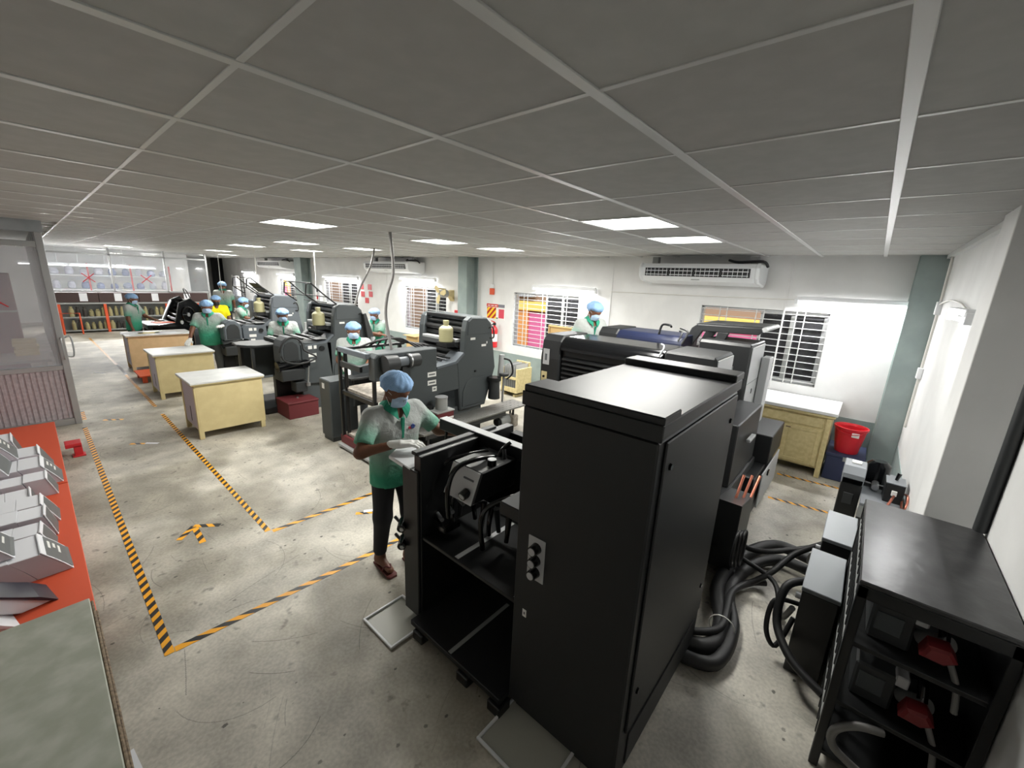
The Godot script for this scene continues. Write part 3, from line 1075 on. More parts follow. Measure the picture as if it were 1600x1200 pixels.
func far_room() -> void:
	var t := Node3D.new()
	t.name = "wall_glazed"
	t.set_meta("kind", "structure")
	add_child(t)
	t.position = V(-21.6, 0, 0)
	obj("base_panel", bx(V(-.05, 0, -5.15), V(0, 1.4, -.28)), MT["shelf_grey"], t)
	for z in [-.32, -2.2, -3.78, -5.15]:
		obj("post", bx(V(-.05, 1.0, z - .03), V(.03, CEIL, z + .03), .004), MT["aluminium"], t)
	for y in [1.42, 2.74]:
		obj("rail", bx(V(-.05, y - .03, -5.15), V(.03, y + .03, -.3), .004), MT["aluminium"], t)
	for z in [[-.37, -2.15], [-2.25, -3.73], [-3.83, -5.1]]:
		obj("pane", bx(V(-.01, 1.45, z[1]), V(-.004, 2.71, z[0])), MT["pane"], t)
		obj("head_pane", bx(V(-.01, 2.77, z[1]), V(-.004, CEIL, z[0])), MT["pane"], t)
	obj("tape_mark", tb([V(.0, 1.75, -1.4), V(.0, 2.05, -1.72)], .014, 5, 1), MT["red_plastic"], t)
	obj("tape_mark", tb([V(.0, 2.05, -1.4), V(.0, 1.75, -1.72)], .014, 5, 1), MT["red_plastic"], t)
	obj("tape_mark", tb([V(.0, 1.75, -3.0), V(.0, 2.05, -3.32)], .014, 5, 1), MT["red_plastic"], t)
	obj("tape_mark", tb([V(.0, 2.05, -3.0), V(.0, 1.75, -3.32)], .014, 5, 1), MT["red_plastic"], t)
	struct("wall_inner", bx(V(-25.4, 0, -5.3), V(-25.3, CEIL, 2.1)), MT["wall_paint"])
	# lamps of the glazed room
	for k in 3:
		tube_lamp("fluorescent_lamp", ["long tube lamp in the glazed room, nearest the left partition", "long tube lamp in the glazed room, middle one", "long tube lamp in the glazed room, nearest window wall"][k], V(-22.6, 2.3, -.55 - k * 1.25), 1.2, 2, V(1, -.6, 0), 2.6)
	# shelf with bundles inside
	var s := thing("storage_rack", "white storage rack piled with bundles inside the glazed room", "rack", V(-24.9, 0, -4.4))
	for y in [.7, 1.35, 1.9]:
		obj("shelf", bx(V(0, y, 0), V(.6, y + .04, 3.9), .004), MT["plastic_white"], s)
	for z in [0.0, 1.3, 2.6, 3.86]:
		obj("post", bx(V(.56, 0, z), V(.61, 2.4, z + .05)), MT["red_paint"], s)
	var rng := RandomNumberGenerator.new()
	rng.seed = 31
	for r in 2:
		for k in 9:
			var b := B.new()
			var w := rng.randf_range(.26, .36)
			var h := rng.randf_range(.2, .36)
			b.lathe([[0.0, 0.0], [w * .5, .01], [w * .56, h * .45], [w * .42, h * .86], [w * .15, h], [0.0, h * 1.02]], Vector3.ZERO, 10, 1.0, .8)
			var o := obj("bundle", b, MT["bundle_pale"] if rng.randf() < .6 else MT["bundle_blue"])
			o.position = V(-24.6, [1.39, 1.94][r], -4.2 + k * .42)
			tag(o, "%s pale bundle from the right on %s shelf behind far glass" % [ORD[k], ["middle", "top"][r]], "bundle", "bundles in the glazed room")
	# brown cabinet band with papers, racks of jars beneath it
	var c := thing("wall_cabinet", "dark brown cabinet band with four papers below the far glass", "cabinet", V(-21.5, 0, -4.95))
	for k in 4:
		obj("cabinet_panel", bx(V(0, 1.06, k * 1.09), V(.42, 1.4, k * 1.09 + 1.08), .004), MT["brown_board"], c)
	obj("under_rail", bx(V(0, 1.0, 0), V(.44, 1.055, 4.36)), MT["shelf_grey"], c)
	for z in [.6, 1.6, 2.65, 3.55]:
		obj("paper_notice", bx(V(.42, 1.1, z), V(.424, 1.38, z + .2)), MT["paper"], c)
	var rk := thing("jar_rack", "steel shelf rack with orange posts under brown cabinet", "rack", V(-21.45, 0, -4.6))
	for y in [.06, .52]:
		obj("shelf", bx(V(0, y, 0), V(.4, y + .04, 3.95), .003), MT["shelf_grey"], rk)
	for z in [0.0, 1.0, 2.75, 3.9]:
		obj("post", bx(V(.34, 0, z), V(.42, 1.0, z + .08), .003), MT["rack_orange"], rk)
	obj("end_frame", tb([V(.75, 0, 3.5), V(.75, .72, 3.5), V(.75, .72, 3.95), V(.75, 0, 3.95)], .025, 6, 1), MT["rack_orange"], rk)
	for r in 2:
		for k in 22:
			var b := B.new()
			var w := rng.randf_range(.055, .075)
			var h := rng.randf_range(.24, .36)
			b.lathe([[0.0, 0.0], [w, .005], [w, h * .7], [w * .6, h * .82], [w * .6, h], [0.0, h]], Vector3.ZERO, 10)
			var o := obj("jar", b, MT["jar_olive"] if rng.randf() < .6 else MT["jar_dark"])
			o.position = V(-21.2 + (k % 2) * .06, [.1, .56][r], -4.4 + k * .165)
			tag(o, "%s jar from the right on %s shelf of the orange-posted rack" % [ORD[k], ["bottom", "upper"][r]], "jar", "jars under the brown cabinet")

func tube_lamp(called: String, label: String, at: Vector3, L: float, axis: int, aim: Vector3, energy: float) -> void:
	# at = centre of the tube; axis 0 along x, 2 along z
	var t := thing(called, label, "lamp", at, 0.0 if axis == 0 else PI / 2, "tube lamps")
	obj("batten", bx(V(-L / 2, .03, -.035), V(L / 2, .085, .03), .006), MT["plastic_white"], t)
	for s in [-.3, .3]:
		if called == "fluorescent_lamp":
			obj("hanger", cy(V(s * L, .08, 0), V(s * L, CEIL - at.y, 0), .008, -1, 6), MT["plastic_white"], t)
		elif axis == 0:
			obj("bracket", bx(V(s * L - .02, .035, -.105), V(s * L + .02, .075, -.03)), MT["plastic_white"], t)
		else:
			obj("bracket", bx(V(s * L - .02, .035, .02), V(s * L + .02, .075, .075)), MT["plastic_white"], t)
	obj("tube", cy(V(-L / 2 + .03, 0, .0), V(L / 2 - .03, 0, .0), .016, -1, 10), MT["tube_glow"], t)
	for s in [-1.0, 1.0]:
		obj("holder", bx(V(s * L / 2 - .02, -.025, -.03), V(s * L / 2 + .02, .06, .03), .004), MT["plastic_white"], t)
	var d := aim.normalized()
	var l := AreaLight3D.new()
	l.name = numbered("tube_light_source")
	l.area_size = Vector2(L - .08, .03)
	l.light_energy = energy
	l.light_color = Color(1, 1, 1)
	l.shadow_enabled = true
	l.area_range = 30.0
	l.area_attenuation = 2.0
	add_child(l)
	l.look_at_from_position(at + d * .03, at + d, Vector3.UP)

func ceiling_lamps() -> void:
	var lab := ["square ceiling panel lamp over the open front frame of second press", "largest square ceiling panel lamp over the charcoal press", "square ceiling panel lamp just in front of the wide air conditioner", "square ceiling panel lamp above the printing unit of second press", "square ceiling panel lamp nearest window wall by the red fire point", "square ceiling panel lamp behind the third press, window side of a pair", "square ceiling panel lamp behind the third press, aisle side of a pair", "square ceiling panel lamp over farthest grey press, window side of a pair", "square ceiling panel lamp over farthest grey press, aisle side of a pair", "farthest small ceiling panel lamp by window wall", "ceiling panel lamp in front of the far glass room", "ceiling panel lamp at far left above the glazed room"]
	for k in LAMPS.size():
		var x: float = GX - TILE * (LAMPS[k][0] + .5)
		var z: float = GZ - TILE * (LAMPS[k][1] + .5)
		var t := thing("ceiling_panel_lamp", lab[k], "lamp", V(x, CEIL, z), 0, "ceiling panel lamps")
		var h := TILE / 2 - .014
		var f := B.new()
		for q in [[V(-h, -.014, -h), V(h, .02, -h + .02)], [V(-h, -.014, h - .02), V(h, .02, h)], [V(-h, -.014, -h + .02), V(-h + .02, .02, h - .02)], [V(h - .02, -.014, -h + .02), V(h, .02, h - .02)]]:
			f.box(q[0], q[1])
		obj("frame", f, MT["grid_white"], t)
		obj("diffuser", bx(V(-h + .02, -.006, -h + .02), V(h - .02, .01, h - .02)), MT["panel_glow"], t)
		area(V(x, CEIL - .025, z), Vector2(TILE - .08, TILE - .08), PANEL_ENERGY, Color(1, .995, .97), Vector3.DOWN)

func tape(p: Vector3, q: Vector3, w := .05, called_label := "yellow and black floor tape", skew := .05, step := .052) -> void:
	var b := B.new()
	var d := (q - p).normalized()
	var s := d.cross(Vector3.UP) * w * .5
	var L := p.distance_to(q)
	var n := int(L / step)
	var st := L / n
	for i in n:
		b.col = lin(rgb(240, 168, 20)) if i % 2 == 0 else lin(rgb(27, 25, 24))
		var a0 := p + d * clampf(i * st - skew * .5, 0, L)
		var a1 := p + d * clampf((i + 1) * st - skew * .5, 0, L)
		var b0 := p + d * clampf(i * st + skew * .5, 0, L)
		var b1 := p + d * clampf((i + 1) * st + skew * .5, 0, L)
		if i == 0:
			b0 = p
		if i == n - 1:
			a1 = q
		var u := Vector3.UP * .002
		b.quad(a0 - s + u, a1 - s + u, b1 + s + u, b0 + s + u, Vector3.UP)
		b.quad(a0 - s, a1 - s, a1 - s + u, a0 - s + u, -s)
		b.quad(b0 + s, b1 + s, b1 + s + u, b0 + s + u, s)
	var o := obj("floor_tape", b, MT["tape_print"])
	tag(o, called_label, "tape", "hazard tape on the floor")

func build_tapes() -> void:
	tape(V(-3.03, 0, -.25), V(-8.75, 0, -.27), .052, "longest hazard tape line running along the red platforms")
	tape(V(-3.05, 0, -.28), V(-3.02, 0, -2.1), .052, "hazard tape line crossing the floor to the foreground worker's sandals", .09, .08)
	tape(V(-4.02, 0, -1.18), V(-8.78, 0, -1.2), .05, "hazard tape line from inner corner towards the cream tables")
	tape(V(-3.99, 0, -1.21), V(-3.97, 0, -2.4), .05, "hazard tape line from inner corner towards the second press", .09, .08)
	tape(V(-9.2, 0, -.3), V(-9.75, 0, -.31), .05, "short bit of hazard tape by foot of glass partition")
	tape(V(-9.35, 0, -1.2), V(-12.6, 0, -1.2), .05, "worn hazard tape beside the two farther cream tables")
	tape(V(-14.0, 0, -1.2), V(-19.5, 0, -1.15), .05, "faded hazard tape far off in front of jar rack")
	tape(V(-.56, 0, -5.62), V(.26, 0, -5.75), .05, "hazard tape strip on floor behind the hoses")
	tape(V(-.6, 0, -6.5), V(.2, 0, -6.6), .045, "hazard tape strip at the foot of cream cupboard")
	tape(V(-4.43, 0, -.57), V(-4.6, 0, -.72), .05, "near arm of the hazard tape arrow on open floor")
	tape(V(-4.6, 0, -.72), V(-4.45, 0, -.9), .05, "far arm of the hazard tape arrow on open floor")
	tape(V(-4.55, 0, -.72), V(-4.24, 0, -.71), .05, "shaft of the hazard tape arrow on open floor")
	tape(V(-7.52, 0, -.63), V(-7.4, 0, -.78), .045, "short brownish tape scrap in the aisle")
	tape(V(-3.72, 0, -1.92), V(-3.55, 0, -2.15), .045, "tape mark beside the foreground worker's knee")
	tape(V(-9.0, 0, -.5), V(-8.85, 0, -.72), .045, "small tape scrap on the floor near the glass partition")
	for q in [[V(-7.42, 0, -.78), V(-7.3, 0, -.9), "white paper tape scrap in the aisle beside brown scrap"], [V(-3.7, 0, -2.0), V(-3.58, 0, -2.2), "white paper tape scrap beside the foreground worker's knee"], [V(-12.6, 0, -1.21), V(-13.9, 0, -1.21), "white tape stretch on floor beside the farthest cream table"], [V(-13.2, 0, -.75), V(-13.0, 0, -.9), "white paper scrap on the far aisle floor"]]:
		var d: Vector3 = (q[1] - q[0]).normalized().cross(Vector3.UP) * .025
		var b := B.new()
		b.prism([Vector2(q[0].x - d.x, q[0].z - d.z), Vector2(q[1].x - d.x, q[1].z - d.z), Vector2(q[1].x + d.x, q[1].z + d.z), Vector2(q[0].x + d.x, q[0].z + d.z)], .0, .0025, 1)
		tag(obj("tape_scrap", b, MT["paper"]), q[2], "tape", "white tape scraps")

# ------------------------------------------------------------------ presses
func jug(label: String, at: Vector3) -> void:
	var t := thing("solution_jug", label, "jug", at, 0, "yellow jugs on the presses")
	var b := B.new()
	b.lathe([[0.0, 0.0], [.098, 0.0], [.108, .012], [.108, .19], [.1, .215], [.07, .24], [.042, .252], [.04, .29], [0.0, .29]], Vector3.ZERO, 20)
	obj("bottle", b, MT["jug"], t)
	obj("cap", cy(V(0, .285, 0), V(0, .325, 0), .046), MT["jug"], t)
	obj("cradle", bx(V(-.12, -.075, -.08), V(.12, .0, .1), .01), MT["black_metal"], t)

func pump(t: Node3D, at: Vector3) -> void:
	var n := obj("pump", cy(at, at + V(0, .3, 0), .1, .085), MT["press_dark"], t)
	obj("pump_cap", cy(at + V(0, .3, 0), at + V(0, .36, 0), .11, .11), MT["black_metal"], n)
	obj("pump_valve", cy(at + V(.02, .36, -.12), at + V(.02, .72, -.14), .05, .045), MT["machine_light"], n)
	obj("pump_pipe", tb([at + V(.04, .66, -.14), at + V(.14, .62, -.22), at + V(.15, .42, -.28), at + V(.06, .3, -.24)], .016, 7), MT["black_metal"], n)
	obj("pump_rod", cy(at + V(.1, -.06, -.1), at + V(.1, .4, -.12), .018), MT["silver"], n)
	obj("pump_flange", cy(at + V(.1, .38, -.12), at + V(.1, .42, -.12), .08, .08), MT["press_dark"], n)

# x = 0 is the operator side plane, z = 0 the front, -z the back
func offset_press(label: String, at: Vector3, kind: int, grey: String) -> Node3D:
	var t := thing("offset_press", label, "press", at, 0, "grey offset presses in a row")
	var g: Material = MT[grey]
	obj("base", bx(V(-1.1, 0, -2.05), V(-.06, .5, -1.0), .01), g, t)
	var prof := [Vector2(-1.53, .44), Vector2(-1.45, 1.22), Vector2(-1.6, 1.33), Vector2(-1.62, 1.68), Vector2(-1.66, 1.84), Vector2(-1.74, 1.89), Vector2(-2.08, 1.87), Vector2(-2.18, 1.78), Vector2(-2.3, 1.05), Vector2(-2.08, .44)]
	var sp := obj("side_panel", pr(prof, -.13, 0, 0, .018), g, t)
	obj("side_panel", pr(prof, -1.16, -1.03, 0, .018), g, t)
	# curved service door, seams, stickers on the side panel
	var arc := []
	for k in 9:
		var an := PI - PI * k / 8.0 * .55
		arc.append(Vector2(-1.84 - cos(an) * -.28, .72 + sin(an) * .22) if k > 0 else Vector2(-1.56, .72))
	arc = [Vector2(-1.56, .5), Vector2(-1.57, .74), Vector2(-1.61, .83), Vector2(-1.68, .9), Vector2(-1.77, .935), Vector2(-1.87, .94), Vector2(-2.02, .93), Vector2(-2.06, .5)]
	obj("service_door", pr(arc, -.001, .012, 0, .004), g, sp)
	obj("upper_cover", pr([Vector2(-1.66, 1.62), Vector2(-1.67, 1.82), Vector2(-1.75, 1.875), Vector2(-2.07, 1.855), Vector2(-2.15, 1.77), Vector2(-2.17, 1.62)], -.001, .01, 0, .004), g, sp)
	for q in [[-1.72, 1.54, .1], [-1.96, 1.42, .1], [-2.07, 1.46, .02]]:
		obj("sticker", bx(V(.0, q[1], q[0] - q[2]), V(.003, q[1] + .035, q[0])), MT["sticker"], sp)
	obj("bolt", cy(V(0, 1.04, -1.83), V(.012, 1.04, -1.83), .018), MT["black_metal"], sp)
	obj("handle", tb([V(.0, 1.7, -2.1), V(.035, 1.72, -2.17), V(.035, 1.56, -2.2), V(.0, 1.54, -2.14)], .012, 6), MT["black_metal"], sp)
	obj("top_cover", bx(V(-1.03, 1.8, -2.12), V(-.13, 1.88, -1.78), .015), g, t)
	obj("top_rail", bx(V(-1.03, 1.84, -1.76), V(-.13, 1.89, -1.68), .008), MT["black_metal"], t)
	obj("back_cover", bx(V(-1.03, .5, -2.2), V(-.13, 1.8, -2.08), .01), g, t)
	for k in 6:
		var y: float = [1.77, 1.68, 1.585, 1.43, 1.34, 1.24][k]
		var z: float = [-1.72, -1.69, -1.72, -1.66, -1.62, -1.6][k]
		obj("roller", cy(V(-1.03, y, z), V(-.13, y, z), [.036, .042, .046, .04, .05, .045][k], -1, 12), MT["black_metal"] if k != 1 else MT["rubber"], t)
	obj("ink_duct", bx(V(-.99, 1.49, -1.68), V(-.17, 1.54, -1.56), .008), MT["machine_light"], t)
	obj("duct_apron", pr([Vector2(-1.56, 1.5), Vector2(-1.54, 1.44), Vector2(-1.66, 1.38), Vector2(-1.66, 1.48)], -.99, -.17, 0, .004), MT["press_dark"], t)
	obj("inner_plate", bx(V(-1.03, .5, -2.05), V(-.13, 1.8, -1.8)), g, t)
	obj("bent_guard", pr([Vector2(-1.07, 1.17), Vector2(-1.46, 1.21), Vector2(-1.6, 1.34), Vector2(-1.58, 1.36), Vector2(-1.42, 1.24), Vector2(-1.07, 1.2)], -.3, .002, 0), MT["press_blue_grey"], t)
	for k in 5:
		obj("feed_rod", cy(V(-1.0, 1.22 + k * .012, -1.12 - k * .08), V(-.16, 1.22 + k * .012, -1.12 - k * .08), .012, -1, 8), MT["silver"] if k % 2 else MT["black_metal"], t)
	obj("left_side_cover", pr([Vector2(-.35, .5), Vector2(-.35, 1.1), Vector2(-1.07, 1.17), Vector2(-1.5, 1.2), Vector2(-1.5, .5)], -1.14, -1.06, 0, .01), g, t)
	pump(t, V(.1, .55, -2.18))
	if kind == 0:
		var body := obj("delivery_body", pr([Vector2(-.08, 1.13), Vector2(-.08, 1.43), Vector2(-.13, 1.48), Vector2(-1.07, 1.48), Vector2(-1.07, 1.17), Vector2(-1.46, 1.2), Vector2(-1.5, .8), Vector2(-1.1, .79), Vector2(-1.02, .56), Vector2(-.4, .52), Vector2(-.36, 1.13)], -.16, 0, 0, .012), g, t)
		obj("delivery_top", bx(V(-.34, 1.44, -1.05), V(-.15, 1.475, -.1), .008), g, body)
		for q in [[1.07, -.9, .15], [.95, -.9, .15], [.85, -.98, .08]]:
			obj("sticker", bx(V(0, q[0], q[1] - q[2]), V(.003, q[0] + .07, q[1])), MT["sticker"], body)
			obj("sticker_print", bx(V(.003, q[0] + .025, q[1] - q[2] + .02), V(.0036, q[0] + .045, q[1] - .02)), MT["print_ink"], body)
		var m := obj("motor", cy(V(.085, 1.36, -.16), V(.085, 1.36, -.34), .115, .105, 20), MT["press_dark"], t)
		obj("motor_neck", cy(V(.085, 1.37, -.34), V(.085, 1.37, -.5), .062, .062, 16), MT["press_blue_grey"], m)
		obj("motor_end", cy(V(.085, 1.37, -.5), V(.085, 1.37, -.68), .09, .088, 20), MT["press_dark"], m)
		obj("motor_ring", cy(V(.085, 1.37, -.52), V(.085, 1.37, -.54), .094, .094, 20), MT["silver"], m)
		obj("motor_bracket", bx(V(0, 1.12, -.55), V(.1, 1.3, -.42), .006), MT["press_dark"], m)
		# open front frame with pile table
		obj("front_beam", bx(V(-.86, 1.41, -.08), V(-.1, 1.48, -.02), .006), MT["press_blue_grey"], t)
		obj("left_beam", bx(V(-.88, 1.42, -1.1), V(-.82, 1.46, -.02), .006), MT["black_metal"], t)
		obj("cross_beam", bx(V(-.84, 1.2, -.08), V(-.3, 1.28, -.04), .006), MT["press_dark"], t)
		for q in [[-.85, -.05], [-.78, -.1], [-.06, -.1], [.0, -.06]]:
			obj("post", bx(V(q[0] - .02, .15, q[1] - .02), V(q[0] + .02, 1.42 if q[0] < -.5 else 1.14, q[1] + .02), .004), MT["black_metal"], t)
		obj("rear_post", bx(V(-.88, .15, -1.05), V(-.83, 1.44, -1.0), .004), MT["black_metal"], t)
		obj("pile_table", bx(V(-.84, .85, -.95), V(-.02, .9, -.1), .004), MT["board_grey"], t)
		obj("table_edge", bx(V(-.85, .8, -.1), V(.02, .86, -.05), .005), MT["black_metal"], t)
		obj("pile_back", bx(V(-.84, .2, -1.0), V(-.02, .85, -.95)), g, t)
		obj("lower_board", bx(V(-.84, .19, -.95), V(-.02, .23, -.08), .004), MT["board_grey"], t)
		obj("skid_rail", bx(V(-.9, .07, -.08), V(.02, .19, -.03), .006), MT["maroon"], t)
		obj("skid_lip", bx(V(-.9, .03, -.03), V(.02, .07, .02), .004), MT["machine_light"], t)
		var sc := obj("side_cabinet", bx(V(-1.42, .06, -.42), V(-1.1, .94, .0), .012), g, t)
		obj("plinth", bx(V(-1.4, 0, -.4), V(-1.12, .06, -.02)), g, sc)
		obj("sticker", bx(V(-1.33, .8, .0), V(-1.26, .88, .003)), MT["sticker"], sc)
		obj("tray_board", bx(V(-1.12, .96, -1.0), V(-.86, .99, -.2), .004), MT["press_dark"], t)
		for k in 4:
			obj("hose", tb([V(-.75 + k * .05, 1.46, -.3 - k * .1), V(-.6, 1.55 + k * .02, -.5 - k * .06), V(-.35, 1.6 - k * .015, -.7), V(-.25, 1.5, -.85 - k * .06), V(-.22, 1.42, -1.0)], .014, 7), MT["cable_black"], t)
	else:
		var body := obj("delivery_body", pr([Vector2(-1.0, .5), Vector2(-1.0, 1.2), Vector2(-1.06, 1.25), Vector2(-1.55, 1.22), Vector2(-1.55, .46)], -.16, 0, 0, .012), g, t)
		for q in [[1.12, -1.12, .07], [1.12, -1.22, .05], [.98, -1.12, .14], [.88, -1.14, .09]]:
			obj("sticker", bx(V(0, q[0], q[1] - q[2]), V(.003, q[0] + .06, q[1])), MT["sticker"], body)
		obj("dial", cy(V(0, 1.12, -1.36), V(.03, 1.12, -1.36), .045), MT["black_metal"], body)
		obj("deck", bx(V(-1.0, 1.18, -1.5), V(-.1, 1.26, -.75), .01), MT["press_dark"], t)
		for k in 7:
			obj("deck_bar", bx(V(-.95, 1.26, -.8 - k * .1), V(-.2, 1.275 + .02 * (k % 2), -.84 - k * .1), .003), MT["black_metal"] if k % 2 else MT["silver"], t)
		# rounded delivery table, its post and front motor housing
		var rt: float = .0 if kind == 1 else -.52
		obj("round_table", pr([Vector2(-1.0, -.95), Vector2(-1.0, -.35 + rt), Vector2(-.92, -.22 + rt), Vector2(-.6, -.2 + rt), Vector2(-.42, -.3 + rt), Vector2(-.36, -.4 + rt), Vector2(-.36, -.95)], 1.16, 1.2, 1, .008), MT["press_dark"], t)
		for q in [[-.95, -.36 if kind == 1 else -.86], [-.44, -.38 if kind == 1 else -.86]]:
			obj("table_post", bx(V(q[0] - .025, .1, q[1] - .025), V(q[0] + .025, 1.16, q[1] + .025), .004), MT["press_dark"], t)
		obj("pile_back", bx(V(-1.1, .1, -1.0), V(-.3, 1.1, -.92)), g, t)
		obj("foot_plate", bx(V(-1.15, .02, -.95), V(-.2, .12, -.2 + rt), .01), MT["black_metal"], t)
		var hz := [Vector2(-.62, .95), Vector2(-.62, 1.22), Vector2(-.66, 1.32), Vector2(-.74, 1.37), Vector2(-.84, 1.37), Vector2(-.92, 1.3), Vector2(-.95, 1.2), Vector2(-.95, .95)]
		var hs := obj("motor_housing", pr(hz, -.2, .12, 0, .02), g, t)
		var hz2 := []
		for q in hz:
			hz2.append((q - Vector2(-.785, 1.15)) * .74 + Vector2(-.785, 1.13))
		obj("housing_panel", pr(hz2, .118, .132, 0, .006), MT["press_dark"], hs)
		obj("gear_motor", cy(V(.02, .86, -.58), V(.02, .92, -.98), .1, .085, 16), MT["black_gloss"], t)
		obj("motor_box", bx(V(-.18, .62, -1.0), V(.14, .82, -.6), .015), MT["press_dark"], t)
		obj("hand_wheel", cy(V(.12, .9, -1.0), V(.17, .9, -1.0), .075, .07), MT["black_gloss"], t)
		obj("lever", cy(V(.14, .55, -1.02), V(.16, .86, -1.04), .012), MT["silver"], t)
		obj("lever_knob", cy(V(.14, .5, -1.02), V(.14, .56, -1.02), .035), MT["silver"], t)
		obj("valve_block", bx(V(-.1, .4, -1.02), V(.12, .58, -.82), .01), MT["press_dark"], t)
		obj("motor_stand", bx(V(-.42, .1, -.95), V(-.3, .66, -.65), .01), MT["black_metal"], t)
		var lp := []
		for k in 15:
			var an := TAU * k / 14.0
			lp.append(V(.14 + .03 * sin(an * 2.0), 1.13 + sin(an) * .24, -.8 + cos(an) * .2) if k < 8 else V(.2, 1.08 + sin(an) * .16, -.9 + cos(an) * .3))
		if kind == 1:
			obj("cable_loop", tb(lp, .016, 7, 3), MT["cable_black"], t)
		# ink guard frame folded up above the rollers
		for x in [-1.05, -.12]:
			obj("guard_frame", tb([V(x, 1.86, -1.78), V(x, 2.08, -1.5), V(x, 2.26, -1.3), V(x, 2.24, -1.22), V(x, 2.06, -1.2), V(x, 1.9, -1.42)], .014, 6, 1), MT["black_metal"], t)
		for q in [[2.26, -1.3], [2.05, -1.2], [1.92, -1.56], [2.02, -1.58]]:
			obj("guard_rod", cy(V(-1.05, q[0], q[1]), V(-.12, q[0], q[1]), .01, -1, 6), MT["black_metal"], t)
		if kind == 2:
			obj("ink_screen", pr([Vector2(-1.7, 1.95), Vector2(-1.5, 2.15), Vector2(-1.48, 2.14), Vector2(-1.68, 1.93)], -.9, -.3, 0), MT["press_dark"], t)
			obj("second_unit", bx(V(-1.42, .5, -1.95), V(-1.2, 1.72, -1.6), .02), g, t)
		else:
			obj("tilted_cover", pr([Vector2(-2.22, 1.2), Vector2(-2.14, 1.72), Vector2(-2.2, 1.73), Vector2(-2.42, 1.05), Vector2(-2.36, 1.03)], .02, .12, 0, .008), MT["press_dark"], t)
		obj("sheet", bx(V(-.32, 1.28, -1.5), V(-.02, 1.285, -1.28)), MT["silver_plate"], t)
	return t

